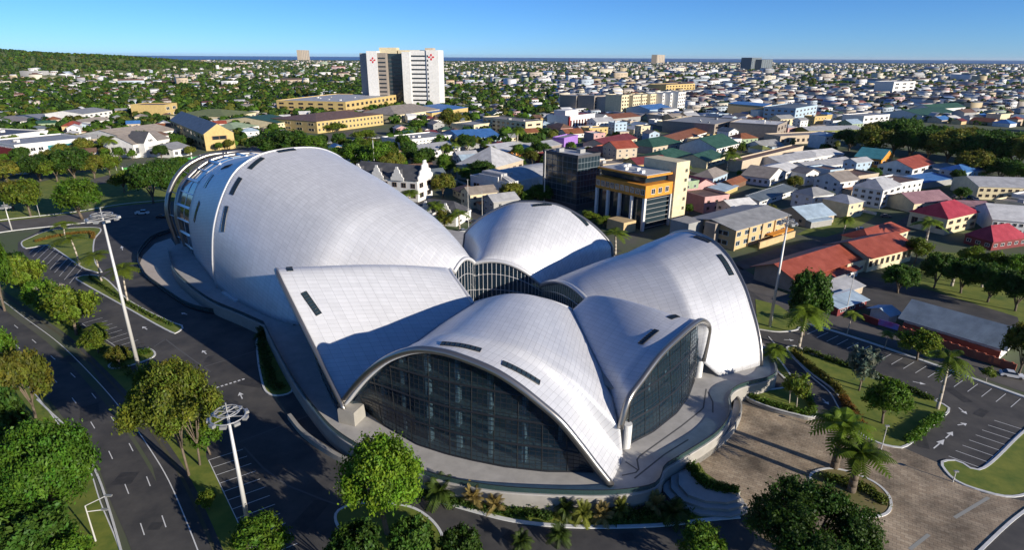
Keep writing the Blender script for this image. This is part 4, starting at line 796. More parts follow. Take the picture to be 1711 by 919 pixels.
# --- centre right, the busy streets
t, w_, d_, h = B_('store', 'white store with red trim and an orange roof room', (951, 219), (930, 213), (993, 213), 195, 'white', 'flat', 'terracotta', 1, (9, 1), None, 'red', 'store'); part_box(t, 'roof_room', (w_*.3, d_*.5, h+2.5), (w_*.5, d_*.5, 5), cm('white')); part_box(t, 'red_pillar', (-.2, .2, h/2), (1.6, 1.6, h), cm('red'))
B_('house', 'small white gabled house right of the red trimmed store', (1002, 213), (992, 208), (1018, 210), 199, 'white', 'gy', 'grey', 4, (2, 2), (2, 1))
for k, (u0, u1, vb, vt, c, q) in enumerate(((962, 990, 186, 161, 'taupe', 'shaded apartment slab, leftmost of the long row'), (992, 1010, 188, 161, 'taupe', 'shaded apartment slab with vertical bands, second from the left of the row'), (1012, 1033, 189, 163, 'grey', 'shaded grey apartment slab, third from the left of the row'), (1037, 1054, 191, 160, 'cream', 'cream apartment tower, first of the bright ones in the row'), (1056, 1069, 190, 160, 'cream', 'cream apartment tower, second of the bright ones in the row'), (1071, 1083, 188, 159, 'cream', 'cream apartment tower, third of the bright ones in the row'), (1085, 1096, 187, 158, 'cream', 'narrow cream apartment tower left of the white ones'), (1105, 1117, 186, 157, 'white', 'white apartment tower, first of the three white ones'), (1118, 1130, 186, 156, 'white', 'white apartment tower, middle of the three white ones'), (1131, 1143, 186, 155, 'white', 'white apartment tower, last of the three white ones'))):  # taupe and grey slabs at the left carry their shade in the wall colour
    B_('apartment_tower', q, (u0, vb), (u0-9, vb-4), (u1, vb-2), vt, c, 'flat', 'grey', 1, (4, 5), None, 'brown', 'apartment tower', group='apartment towers in a row')
B_('warehouse', 'blue roofed warehouse in front of the cream apartment towers', (1085, 194), (1072, 188), (1122, 190), 183, 'paleblue', 'gx', 'blue', 4)
B_('apartment_block', 'yellow apartment block with a brown roof and tall end wall', (1112, 156), (1106, 153), (1160, 153), 142, 'yellow', 'flat', 'brown', 1, (10, 3), None, 'brown')
B_('commercial_block', 'wide grey windowless commercial block left of the lettered block', (1192, 228), (1128, 216), (1236, 217), 209, 'taupe', 'flat', 'grey', 1, (6, 2), None, 'brown', clutter=4)
B_('long_house', 'brown roofed hall in front of the apartment slabs', (1022, 207), (1010, 201), (1070, 202), 198, 'grey', 'gx', 'rust', 3)
B_('long_house', 'maroon roofed hall left of the dark green roofs', (1010, 250), (994, 242), (1064, 238), 242, 'cream', 'gx', 'maroon', 3.5, (6, 1))
B_('house', 'coral fronted house behind the dark glass tower', (1000, 268), (985, 262), (1034, 262), 256, 'coral', 'hip', 'coral', 4, (4, 1))
B_('shop', 'shop with a purple painted wall beyond the dark glass tower', (942, 250), (932, 246), (965, 244), 232, 'purple', 'flat', 'grey', 1)
B_('shop_row', 'dark red shop row behind the dark glass tower', (925, 276), (912, 268), (970, 266), 262, 'maroon', 'flat', 'brown', 1, (5, 1))
B_('school_building', 'green roofed block, farthest left of the green roof group', (1090, 258), (1070, 248), (1140, 249), 246, 'beige', 'hip', 'green', 4.5, (7, 1))
B_('school_building', 'green roofed cream block with a row of small windows behind the office', (1112, 277), (1094, 264), (1156, 266), 267, 'cream', 'hip', 'green', 4, (7, 1), None, 'brown')
B_('school_building', 'largest green roofed block with white end wall in the green roof group', (1196, 262), (1164, 248), (1233, 252), 248, 'white', 'gx', 'green', 6, (9, 2), None, 'brown')
B_('school_building', 'low green roofed block in front of the largest green roof', (1180, 282), (1158, 268), (1210, 272), 270, 'cream', 'gx', 'green', 3.5, (4, 1))
B_('long_house', 'rusty roofed terrace running right beyond the green roofs', (1120, 246), (1090, 238), (1190, 224), 238, 'white', 'gx', 'rust', 3, (9, 1))
t, w_, d_, h = B_('commercial_block', 'grey commercial block with pale lettering on its wall', (1296, 234), (1222, 226), (1312, 226), 210, 'taupe', 'flat', 'white', 1, (3, 2), None, 'brown', clutter=3)
B_('office_block', 'grey blue office with deep window bays at the street corner', (1326, 205), (1290, 198), (1362, 197), 182, 'paleblue', 'flat', 'slate', 1, (6, 3), (5, 3), 'white')
B_('commercial_block', 'tan block with a blue roof and yellow end wall', (1273, 197), (1220, 192), (1287, 192), 177, 'tan', 'shed', 'blue', 1.5, (2, 2))
B_('long_house', 'long pale yellow row left of the dark woods', (1350, 229), (1345, 224), (1440, 226), 218, 'olive', 'gx', 'silver', 2.5, (10, 1))
B_('long_house', 'long beige arcade below the pale yellow row', (1302, 242), (1298, 236), (1404, 237), 229, 'beige', 'flat', 'taupe', 1, (12, 1), None, 'brown')
t, w_, d_, h = B_('boundary_building', 'very long bare beige warehouse wall running into the distance', (1238, 288), (1228, 282), (1340, 260), 271, 'beige', 'flat', 'brown', 1)
for k, (N_, L_, R_, vt, lab) in enumerate((((1300, 283), (1276, 274), (1372, 272), 271, 'pale metal roofed shed next to the bare beige wall'), ((1345, 275), (1336, 264), (1408, 268), 263, 'pale metal roofed shed farthest up the yard'), ((1352, 291), (1330, 282), (1428, 280), 281, 'pale metal roofed shed in the middle of the yard'), ((1300, 302), (1262, 290), (1340, 292), 290, 'white roofed shed in front of the bare beige wall'))):
    B_('warehouse', lab, N_, L_, R_, vt, 'white', 'gx', ('silver', 'white', 'silver', 'white')[k], 2.5, (4, 1), group='pale sheds in the yard')
B_('office_block', 'white and pink office at the edge of the dark woods', (1440, 213), (1432, 207), (1483, 209), 195, 'white', 'flat', 'grey', 1, (5, 2))
B_('hotel', 'white framed hotel block with two tall end piers', (1490, 156), (1486, 153), (1526, 154), 137, 'white', 'flat', 'silver', 1, (3, 3))
B_('warehouse', 'long dark green roofed warehouse with a white gable', (1540, 200), (1488, 193), (1600, 194), 193, 'white', 'gx', 'green', 5, (5, 1))
B_('warehouse', 'second dark green roofed warehouse with a white gable, farther off', (1555, 189), (1530, 186), (1612, 185), 182, 'white', 'gx', 'green', 5)
B_('tower_block', 'pale tower block standing alone on the left horizon', (504, 100), (502, 99.6), (518, 99.8), 83, 'beige', 'flat', 'grey', 1, (5, 10), cat='tower block', frame='grey', d=60)
B_('tower_block', 'pale tower block standing alone right of the hospital on the horizon', (1097, 106), (1095, 105.6), (1110, 105.6), 91, 'beige', 'flat', 'grey', 1, (5, 10), cat='tower block', frame='grey', d=60)
B_('tower_block', 'dark tower block with a pale pier, left one of the twin towers', (1254, 117), (1252, 116.5), (1270, 116.5), 96, 'slate', 'flat', 'grey', 1, (5, 10), cat='tower block', frame='grey', d=60)
B_('tower_block', 'dark tower block with a pale pier, right one of the twin towers', (1271, 117), (1269, 116.5), (1289, 116.5), 99, 'slate', 'flat', 'grey', 1, (5, 10), cat='tower block', frame='grey', d=60)
B_('bungalow', 'small grey hip roofed house with blue walls right of the stair tower', (1190, 313), (1168, 304), (1214, 303), 298, 'paleblue', 'hip', 'taupe', 3.5, (4, 1), (3, 1))
B_('bungalow', 'white house with a grey gable and a grey blue neighbour roof', (1283, 312), (1252, 300), (1310, 300), 298, 'white', 'gy', 'taupe', 4, (2, 1), (5, 1))
B_('shed', 'shed with blue and yellow panels on the grass lot', (1210, 328), (1192, 320), (1232, 318), 320, 'yellow', 'shed', 'paleblue', 1)
B_('house', 'rusty roofed shack between the blue shed and the grass lot', (1222, 318), (1210, 311), (1246, 309), 309, 'brown', 'gx', 'rust', 2)
B_('warehouse', 'long white walled row with blue grey roof behind the tan block', (1268, 346), (1255, 338), (1330, 324), 336, 'white', 'shed', 'slate', 1.5, (4, 1))
# ------------------------------------------------------------------ vegetation
def leaf_cloud(r, pts, nrm, size, per, col, spread, droop=.0, cv=.35):
    "per leaf quads round every clump point; one tint per clump with small changes per leaf"
    n = len(pts); P = np.repeat(pts, per, 0)+r.normal(0, spread, (n*per, 3)); D = np.repeat(nrm, per, 0)+r.normal(0, .75, (n*per, 3)); D[:, 2] -= droop
    D /= np.linalg.norm(D, axis=1)[:, None]+1e-9; A = np.cross(D, r.normal(0, 1, (n*per, 3))); A /= np.linalg.norm(A, axis=1)[:, None]+1e-9; B = np.cross(D, A)
    s = size*r.uniform(.6, 1.3, (n*per, 1)); A = A*s*.62; B = B*s
    V = np.stack([P-B, P+A*.9, P+B, P-A*.9], 1).reshape(-1, 3); Q = np.arange(len(V)).reshape(-1, 4)
    f = np.repeat(r.uniform(1-cv, 1+cv, (n, 1)), per, 0)*r.uniform(.8, 1.2, (n*per, 1)); hue = np.repeat(r.uniform(-.2, .25, (n, 1)), per, 0)
    C = np.array(col)[None]*f; C[:, 0] *= (1+hue[:, 0]); return V, Q, C
def crown_points(r, W, H0, H1, lobes, n, flat=1., lobe_r=.36):
    "points on an uneven set of lobes filling an ellipsoid of width W from height H0 to H1"
    cz = (H0+H1)/2; hz = (H1-H0)/2; L = []
    for k in range(lobes):
        a = 2*math.pi*(k*.618)+r.uniform(-.3, .3); e = r.uniform(-.65, .95); q = math.sqrt(max(0, 1-e*e))*(r.uniform(.45, .75) if lobe_r > .2 else r.uniform(.25, 1.0))
        L.append(((math.cos(a)*q*W/2, math.sin(a)*q*W/2, cz+e*hz*.62), r.uniform(.75, 1.2)*lobe_r))
    P = []; Nn = []
    for k in range(n):
        c, lr = L[r.integers(len(L))]; d = r.normal(0, 1, 3); d[2] = d[2]*.9+.25; d /= np.linalg.norm(d); q = r.uniform(.72, 1.05)
        P.append((c[0]+d[0]*lr*W/2*q, c[1]+d[1]*lr*W/2*q, c[2]+d[2]*lr*hz*q*1.05)); o = np.array(P[-1])-[0, 0, cz]; Nn.append(d*.7+o/np.linalg.norm(o)*.5)
    return np.array(P), np.array(Nn)
def trunk_mb(r, H, W, h0, tr, limbs=6):
    mb = MB(); lean = r.normal(0, .03*H, 2); a = np.array([0, 0, -.3]); b = np.array([lean[0], lean[1], h0]); mb.bar(a, b, tr, 0, 8, tr*.7)
    for k in range(limbs):
        an = 2*math.pi*k/limbs+r.uniform(-.4, .4); e = np.array([math.cos(an)*W*.30, math.sin(an)*W*.30, h0+(H-h0)*r.uniform(.4, .8)]); m = b*.55+e*.45+[0, 0, .08*H]
        mb.bar(b-[0, 0, .1*H*r.uniform(0, 1)], m, tr*.5, 0, 6, tr*.3); mb.bar(m, e, tr*.3, 0, 5, tr*.1)
    return mb
def make_tree(name, seed, H, W, h0, tr, col, n, per, size, lobes, bark='bark', cv=.35, lobe_r=.36, spread=.35):
    r = np.random.default_rng(seed); t = thing(name, 'x', 'tree'); P, Nn = crown_points(r, W, h0*.85, H, lobes, n, 1, lobe_r); V, Q, C = leaf_cloud(r, P, Nn, size, per, col, spread, .1, cv)
    big_mesh('crown', V, Q, M['leaf'], C, t); trunk_mb(r, H, W, h0, tr).build('trunk', M[bark], t, True); t['H'] = H; t['W'] = W; return t
def make_palm(name, seed, H, fr, nf, col, tr, droop=1., bark='palebark', segs=12, tz=None):
    r = np.random.default_rng(seed); t = thing(name, 'x', 'palm tree'); V = []; F = []; C = []
    top = np.array([r.normal(0, .03)*H, r.normal(0, .03)*H, H-fr*.22 if tz is None else tz])
    for k in range(nf):
        an = 2*math.pi*k*.618+r.uniform(-.2, .2); up = r.uniform(.05, 1.25); L = fr*r.uniform(.85, 1.1); h = np.array([math.cos(an), math.sin(an), 0]); s = np.array([-h[1], h[0], 0]); c = np.array(col)*r.uniform(.7, 1.3)
        pts = [top+h*L*q*(math.cos(up)*.95+.05)+np.array([0, 0, L*(math.sin(up)*q-droop*.62*q*q)]) for q in np.linspace(0, 1, segs+1)]
        for j in range(segs):
            p, q = pts[j], pts[j+1]; wl = L*.25*math.sin(math.pi*min(1, (j+1.2)/(segs+1)))**.7
            for sg in (-1, 1):
                tip = (p+q)/2+s*sg*wl+(q-p)*.9-np.array([0, 0, wl*.3]); n = len(V); V += [p, q, tip, tip-(q-p)*.35]; F.append((n, n+1, n+2, n+3)); C.append(c*r.uniform(.8, 1.2))
    big_mesh('crown', V, F, M['frond'], C, t); mb = MB(); zs = np.linspace(0, 1, 7)
    for a, b in zip(zs, zs[1:]): mb.bar((top[0]*a*a, top[1]*a*a, top[2]*a-.2*(a == 0)), (top[0]*b*b, top[1]*b*b, top[2]*b), tr*(1.25-.5*a), 0, 8, tr*(1.25-.5*b))
    mb.build('trunk', M[bark], t, True); t['H'] = H; t['W'] = fr*1.45; return t
GR = (.062, .110, .012); YG = (.095, .108, .016); DG = (.036, .068, .012); BG = (.085, .135, .012); OL = (.10, .098, .018)
PR = {}
PR['hero'] = make_tree('broad_tree', 1, 12, 13, 3.2, .45, BG, 760, 40, .21, 30, cv=.3, lobe_r=.27, spread=.36)
PR['round'] = make_tree('broad_tree', 2, 11, 17, 1.5, .5, (.036, .068, .012), 1100, 36, .22, 40, cv=.4, lobe_r=.26, spread=.38)
PR['left'] = make_tree('broad_tree', 3, 12, 16, 3, .5, (.050, .100, .012), 1000, 36, .23, 34, cv=.3, lobe_r=.28, spread=.4)
PR['feather'] = make_tree('feathery_tree', 4, 11, 10, 3.4, .18, YG, 620, 34, .17, 20, 'bark', .5, .19, .34)
PR['mid'] = make_tree('broad_tree', 5, 9, 8.5, 2.2, .28, GR, 300, 24, .27, 18, lobe_r=.31)
PR['mid2'] = make_tree('broad_tree', 6, 8, 8, 2.2, .25, (.09, .115, .015), 260, 24, .26, 16, lobe_r=.3, cv=.45)
PR['dark'] = make_tree('broad_tree', 7, 11, 12, 2, .35, DG, 420, 24, .34, 24, lobe_r=.3)
PR['small'] = make_tree('young_tree', 8, 5, 3.6, 2, .10, (.085, .105, .018), 90, 14, .26, 10, 'palebark', .4, .34, .25)
PR['blue'] = make_tree('blue_grey_tree', 9, 6.5, 5, 1.6, .16, (.12, .135, .13), 170, 16, .26, 16, 'bark', .3, .3, .25)
PR['olive'] = make_tree('broad_tree', 10, 10, 11, 2.4, .32, OL, 360, 24, .33, 22, lobe_r=.3, cv=.45)
PR['palm'] = make_palm('palm_tree', 21, 8, 3.6, 24, (.085, .135, .016), .22)
PR['royal'] = make_palm('palm_tree', 22, 9, 3.0, 20, (.10, .145, .018), .12, 1.05)
PR['date'] = make_palm('palm_tree', 23, 7, 3.6, 34, (.075, .125, .014), .38, .8, 'bark')
PR['fan'] = make_palm('palm_shrub', 24, 1.9, 2.1, 30, (.10, .12, .025), .14, .7, tz=.5)
PR['cord'] = make_palm('spiky_shrub', 25, 1.9, 1.9, 30, (.20, .165, .07), .12, .6, tz=.5)
PR['darkfan'] = make_palm('palm_shrub', 26, 2.4, 2.6, 32, (.034, .060, .012), .16, .75, tz=.6)
for p in PR.values(): p.location = (0, -200, -60)
USED = {}
def plant(k, u, v, vt, wpx, label, cat=None, group=None, z=0., rz=None):
    p = PR[k]; b = G(u, v, z); h = height(u, v, vt, z); depth = (b-_c)@_f; wd = wpx*depth/FPX
    s = (wd/p['W'], wd/p['W'], h/p['H'])
    if k not in USED:
        USED[k] = 1; o = p; o.location = tuple(b); o.scale = s; o.rotation_euler = (0, 0, rz if rz is not None else random.uniform(0, 6.28)); o['label'] = label
        if group: o['group'] = group
    else: o = dup(p, b, rz if rz is not None else random.uniform(0, 6.28), s, label, group)
    if cat: o['category'] = cat
    return o
T = plant
T('hero', 648, 893, 735, 150, 'bright green rounded tree in front of the glazed foyer beside the dark drive')
T('round', 1345, 940, 826, 220, 'very large dark round tree covering the near edge of the stone plaza')
T('left', 96, 880, 714, 168, 'large bright green tree beside the avenue with a dense spreading crown')
T('dark', 60, 960, 856, 150, 'dark green tree behind the twin armed street lamp by the avenue')
T('feather', 316, 795, 602, 130, 'tall feathery yellow green tree between avenue and drive, nearer of its pair', group='feathery trees on the verge')
T('feather', 334, 778, 632, 110, 'feathery yellow green tree leaning over the drive behind its taller twin', group='feathery trees on the verge')
T('mid2', 270, 690, 610, 75, 'small olive tree beside the foot of the tall mast on the verge')
T('olive', 60, 700, 580, 85, 'dark olive tree over the left edge of the avenue'); T('mid', 12, 640, 545, 60, 'green tree at the left edge across the avenue above the olive one'); T('dark', 14, 790, 650, 110, 'dark tree left of the bright spreading tree by the avenue')
T('mid', 8, 520, 385, 60, 'tall green tree at the left edge beside the parking drive'); T('mid2', 128, 560, 476, 85, 'loose olive tree on the verge beside the upper parking bays'); T('mid', 100, 540, 480, 60, 'green tree on the verge below the bare white branches'); T('mid2', 45, 500, 425, 70, 'pale green tree on the verge left of the bare white branches')
T('mid', 440, 940, 874, 100, 'green tree crown at the foot of the nearest mast'); T('mid', 1168, 950, 886, 85, 'small green crown by the drive left of the large round tree'); T('dark', 770, 960, 890, 90, 'dark bush at the near edge below the terrace lawn'); T('dark', 600, 985, 880, 110, 'dark shrubby tree in the near planted island left of the bright rounded tree')
T('dark', 690, 960, 870, 90, 'dark shrubby tree behind the bright rounded tree in the same island')
for k, (p, u, v, vt, w_, l) in enumerate((('mid2', 248, 690, 640, 60, 'low olive tree at the avenue edge left of the feathery trees'), ('olive', 292, 655, 605, 60, 'olive tree between the tall mast and the feathery trees'), ('mid2', 165, 590, 552, 50, 'bushy tree at the avenue edge below the bare white branches'), ('mid', 75, 520, 470, 60, 'green tree at the avenue edge above the bare white branches'), ('dark', 28, 480, 420, 60, 'dark tree on the verge at the left edge'), ('olive', 200, 612, 580, 40, 'bush on the verge left of the tall mast'), ('mid2', 350, 852, 822, 34, 'bush on the verge beside the near parking bays'), ('mid', 352, 760, 700, 60, 'green crown behind the feathery trees above the near parking bays'), ('dark', 8, 730, 650, 70, 'dark tree at the left edge above the bright spreading tree'), ('olive', 20, 905, 840, 80, 'olive tree in the near left corner'), ('mid', 130, 965, 900, 80, 'green bush at the foot of the twin armed street lamp'))): T(p, u, v, vt, w_, l, group='trees along the avenue')
# palms of the drive at the left
for k, (u, v, vt, w_, l) in enumerate(((110, 400, 372, 32, 'short palm on the upper lawn island beside the park road'), (133, 442, 392, 46, 'palm on the upper lawn island with its crown above the parking bays'), (170, 470, 420, 46, 'middle palm of three along the curved drive left of the hall'), (214, 506, 442, 48, 'palm nearest the tall mast along the curved drive left of the hall'), (166, 580, 543, 34, 'short yellowish palm at the verge end of the upper parking bays'))): T('royal', u, v, vt, w_, l, group='palms along the left drive')
# right side
T('palm', 1566, 684, 592, 56, 'tall pale stemmed palm at the rounded end of the garden lawn'); T('palm', 1334, 583, 515, 56, 'palm at the pointed tip of the garden lawn'); T('dark', 1342, 560, 448, 78, 'tall dark tree behind the palm at the garden tip')
T('royal', 1415, 560, 522, 26, 'slim palm on the kerb strip opposite the blue roofed gatehouse'); T('royal', 1478, 583, 556, 24, 'little palm on the kerb strip opposite the brick hall'); T('mid2', 1532, 602, 555, 70, 'round brownish green tree on the kerb strip by the brick hall'); T('small', 1648, 638, 615, 22, 'small slim tree on the kerb strip near the right edge'); T('olive', 1700, 630, 540, 70, 'olive tree at the right edge in front of the brick hall')
T('blue', 1435, 654, 582, 54, 'blue grey leaved tree on the garden lawn by the parking bays'); T('mid', 1474, 709, 638, 74, 'spreading green tree in the middle of the garden lawn'); T('small', 1319, 674, 628, 34, 'slim young tree on the triangular lawn, left one of two', z=.7); T('small', 1331, 682, 628, 36, 'slim young tree on the triangular lawn, right one of two', z=.7); T('palm', 1289, 618, 580, 40, 'bushy palm beside the terrace corner at the right shell')
T('date', 1394, 782, 700, 76, 'date palm at the back edge of the plaza island'); T('date', 1422, 822, 750, 78, 'date palm in the middle of the plaza island')
# planting at the foot of the terrace
for k, (p, u, v, vt, w_, l) in enumerate((('darkfan', 735, 838, 790, 52, 'dark fan palm under the terrace wall beside the bright rounded tree'), ('cord', 791, 846, 802, 36, 'reddish spiky shrub under the terrace wall, left of the pale ones'), ('cord', 828, 853, 818, 32, 'small reddish spiky shrub on the lawn in front of the terrace'), ('darkfan', 945, 862, 820, 30, 'dark fan palm against the middle of the terrace wall'), ('fan', 972, 872, 830, 34, 'yellow green fan palm on the terrace lawn, left of the pair with a pale neighbour'), ('cord', 1006, 872, 836, 32, 'pale spiky shrub between two fan palms on the terrace lawn'), ('fan', 1036, 866, 822, 26, 'yellow green fan palm close to the terrace wall under the shell foot'), ('cord', 1094, 856, 815, 32, 'pale spiky shrub at the rounded corner of the terrace'), ('darkfan', 1122, 868, 822, 44, 'dark fan palm beside the curved steps'), ('darkfan', 936, 905, 868, 36, 'dark fan palm growing over the white lawn kerb'), ('darkfan', 870, 915, 885, 34, 'dark fan palm across the drive from the terrace lawn'), ('darkfan', 441, 566, 540, 26, 'dark palm shrub at the top of the planter beside the left shell'))): T(p, u, v, vt, w_, l, 'shrub')
# park and gardens behind
for (k, u, v, vt, w_, l) in (('mid', 138, 366, 300, 78, 'bright spreading tree on the park road verge nearest the mast'), ('olive', 14, 306, 268, 66, 'tree at the left end of the park tree row'), ('dark', 68, 302, 256, 62, 'dark tree in the park row in front of the teal banded block'), ('mid2', 96, 304, 266, 44, 'green tree in the park row left of the tallest one'), ('dark', 126, 300, 244, 74, 'tallest dark tree of the park row'), ('olive', 158, 298, 258, 52, 'green tree in the park row nearest the church'), ('mid2', 184, 294, 256, 40, 'small tree at the church end of the park row'),
    ('olive', 22, 350, 300, 60, 'olive tree on the park lawn at the left edge'), ('mid2', 52, 362, 300, 60, 'thin pale tree on the park lawn with a forked trunk'), ('dark', 256, 340, 268, 72, 'dark branching tree on the park lawn nearest the hall'), ('dark', 284, 322, 262, 66, 'dark tree behind the metal hoops of the hall'), ('mid2', 208, 322, 284, 40, 'small pale tree on the park lawn left of the dark branching one'), ('mid', 300, 288, 262, 44, 'tree between the park lawn and the yellow gabled building'),
    ('dark', 446, 262, 224, 76, 'dark tree behind the top of the long shell, leftmost of the clump'), ('dark', 486, 262, 214, 80, 'tallest dark tree of the clump behind the long shell'), ('mid', 524, 266, 226, 62, 'green tree of the clump behind the long shell, right of the tallest'), ('mid', 562, 282, 246, 52, 'bright green tree above the sloping ridge of the long shell'), ('mid', 594, 284, 240, 58, 'bright green tree left of the lamp post by the long shell'), ('mid', 632, 288, 236, 58, 'bright green tree right of the lamp post by the long shell'), ('mid2', 655, 284, 244, 40, 'green tree beside the ornate mansion'),
    ('mid2', 610, 236, 216, 46, 'tree by the arcaded building car park'), ('mid2', 560, 220, 205, 40, 'tree in front of the arcaded yellow building'), ('olive', 752, 216, 183, 44, 'brown green tree right of the hospital pavilions'), ('mid', 700, 216, 200, 40, 'bush in front of the brown hip roofed pavilion'), ('dark', 878, 250, 220, 36, 'dark round tree in front of the tall cream slab'), ('mid', 902, 342, 309, 50, 'bright green tree behind the rear shell'), ('mid2', 985, 372, 352, 34, 'small tree in front of the office columns'), ('mid2', 1008, 380, 360, 30, 'bush under the office entrance'),
    ('dark', 1500, 490, 442, 60, 'round dark tree in the school yard with a white ring kerb'), ('dark', 1560, 482, 420, 58, 'dark tree beside the red school roofs'), ('mid2', 1528, 440, 396, 40, 'slim tree behind the cream school wing'), ('dark', 1605, 490, 430, 66, 'dark tree in the grove above the brick hall, left of the palm'), ('dark', 1650, 505, 440, 70, 'dark tree in the grove above the brick hall'), ('dark', 1696, 520, 450, 70, 'dark tree in the grove at the right edge'), ('mid2', 1618, 450, 410, 42, 'light tree in front of the low crimson roofed house'), ('mid2', 1650, 462, 418, 44, 'light tree right of the low crimson roofed house'), ('mid', 1690, 470, 425, 50, 'tree at the right edge above the grove')): T(k, u, v, vt, w_, l, group='park and garden trees' if u < 700 else 'town garden trees')
for (k, u, v, vt, w_, l) in (('palm', 768, 385, 352, 34, 'palm behind the long shell, farther right of three'), ('palm', 730, 368, 338, 32, 'palm behind the long shell, middle of three'), ('palm', 684, 342, 318, 30, 'palm behind the long shell, left of three'), ('palm', 1028, 425, 384, 40, 'palm between the rear shell and the right shell'), ('palm', 864, 252, 212, 22, 'tall palm beside the dark round tree near the tall cream slab'), ('palm', 192, 262, 228, 24, 'tall palm left of the white church'), ('palm', 1545, 412, 366, 40, 'tall palm in front of the crimson roofed mansion'), ('palm', 1590, 478, 435, 46, 'broad palm in the grove above the school yard'), ('palm', 1215, 285, 254, 30, 'dark palm beside the green roofed blocks'), ('palm', 1408, 395, 362, 22, 'palm beside the back street'), ('palm', 1640, 480, 445, 40, 'palm in the grove near the right edge')): T(k, u, v, vt, w_, l, group='palms in the town')
# belt of big trees on the right
k_ = 0
bel = [(1418, 252, 214, 60), (1455, 262, 206, 70), (1492, 262, 196, 76), (1520, 268, 210, 70), (1548, 268, 212, 66), (1580, 278, 214, 80), (1612, 282, 218, 80), (1650, 288, 216, 84), (1690, 292, 220, 84), (1730, 300, 222, 90), (1470, 246, 200, 60), (1510, 246, 194, 60), (1560, 255, 206, 60), (1600, 262, 210, 70), (1640, 268, 212, 70), (1680, 272, 216, 70), (1720, 280, 218, 70), (1620, 300, 250, 60), (1670, 305, 262, 60), (1700, 312, 270, 60)]
for i, (u, v, vt, w_) in enumerate(bel): T(('dark', 'olive', 'dark', 'dark')[i % 4], u, v, vt, w_, 'one of the dense dark trees merging into the wooded belt at the right', group='dark trees of the wooded belt')
# bare tree with white branches
bt = thing('bare_tree', 'bare tree with white leafless branches on the verge', 'tree', G(88, 520)); mb = MB(); r = np.random.default_rng(5)
def twig(mb, a, d, L, rad, lev):
    b = a+d*L; mb.bar(a, b, rad, 0, 5, rad*.65)
    if lev:
        for k in range(3): e = d+r.normal(0, .5, 3); e[2] = abs(e[2])*.8+.1; e /= np.linalg.norm(e); twig(mb, b, e, L*.72, rad*.6, lev-1)
twig(mb, np.array([0, 0, 0.]), np.array([.1, 0, 1.]), 3.0, .22, 4); mb.build('trunk', M['palebark'], bt)
# hedges
def hedge(name, px, wd, h, col, label, z=.1):
    P = smooth_line(gp(px), 160); rr_ = np.random.default_rng(len(px)+int(px[0][0])); n = int(len(P)*5); i = rr_.integers(0, len(P), n); A = P[i]+rr_.normal(0, wd*.3, (n, 2)); pts = np.c_[A, z+rr_.uniform(.15, 1, n)*h]
    nn = rr_.normal(0, .5, (n, 3)); nn[:, 2] += .6; V, Q, C = leaf_cloud(rr_, pts, nn, .2, 6, col, .16, 0, .4); o = big_mesh(name, V, Q, M['leaf'], C); tag(o, label, 'hedge'); return o
hedge('hedge', [(1325, 590), (1352, 615), (1385, 640), (1406, 660)], 1.2, 1.0, (.10, .085, .02), 'clipped hedge along the upper curved kerb of the garden lawn'); hedge('hedge', [(1408, 668), (1424, 695), (1440, 718)], 1.4, 1.0, (.16, .075, .02), 'reddish hedge along the lower curved kerb of the garden lawn')
hedge('hedge', [(1345, 588), (1400, 608), (1440, 622), (1500, 645), (1556, 670)], 1.0, .9, (.045, .065, .012), 'dark hedge between garden lawn and parking bays'); hedge('hedge', [(1518, 740), (1545, 718), (1570, 697)], 1.3, .9, (.055, .10, .012), 'green hedge at the rounded end of the garden lawn')
hedge('hedge', [(1253, 669), (1285, 682), (1325, 693), (1354, 698), (1357, 690), (1344, 664)], .9, .7, (.06, .09, .014), 'low hedge round the triangular lawn planter', .75); hedge('hedge', [(190, 606), (215, 598), (248, 590)], 1.6, 1.0, (.045, .075, .012), 'hedge at the end of the upper parking bays'); hedge('hedge', [(1154, 792), (1164, 812), (1185, 826), (1228, 834)], 1.2, 1.2, (.055, .10, .012), 'hedge in the curved planter beside the steps', 1.0)
hedge('hedge', [(436, 575), (445, 610), (455, 640), (470, 652)], 1.6, 1.2, (.03, .055, .012), 'dark shrubs in the planter beside the left shell'); hedge('hedge', [(150, 464), (190, 492), (240, 522), (290, 545)], .7, .6, (.05, .07, .014), 'low shrubs along the narrow drive island')
hedge('hedge', [(715, 818), (760, 830), (850, 846), (1000, 850), (1085, 844)], 1.6, 1.3, (.06, .075, .018), 'mixed low shrubs close against the terrace wall'); hedge('hedge', [(1010, 872), (1060, 866), (1110, 862), (1150, 862)], 2.0, .8, (.045, .07, .014), 'low shrubs on the right half of the terrace lawn'); hedge('hedge', [(30, 470), (90, 525), (140, 560), (200, 612), (235, 640)], 2.2, 1.0, (.055, .075, .014), 'long low shrubs on the verge between avenue and bays')
hedge('hedge', [(700, 828), (760, 842), (850, 858), (920, 866)], 1.3, .7, (.035, .06, .012), 'low dark shrubs along the terrace lawn')
hedge('hedge', [(60, 405), (100, 395), (150, 390), (156, 400)], 1.0, .8, (.13, .07, .02), 'reddish hedge on the upper lawn island')
hedge('hedge', [(1380, 800), (1410, 808), (1445, 818), (1475, 840)], 1.6, .5, (.06, .07, .014), 'low plants under the date palms of the plaza island')
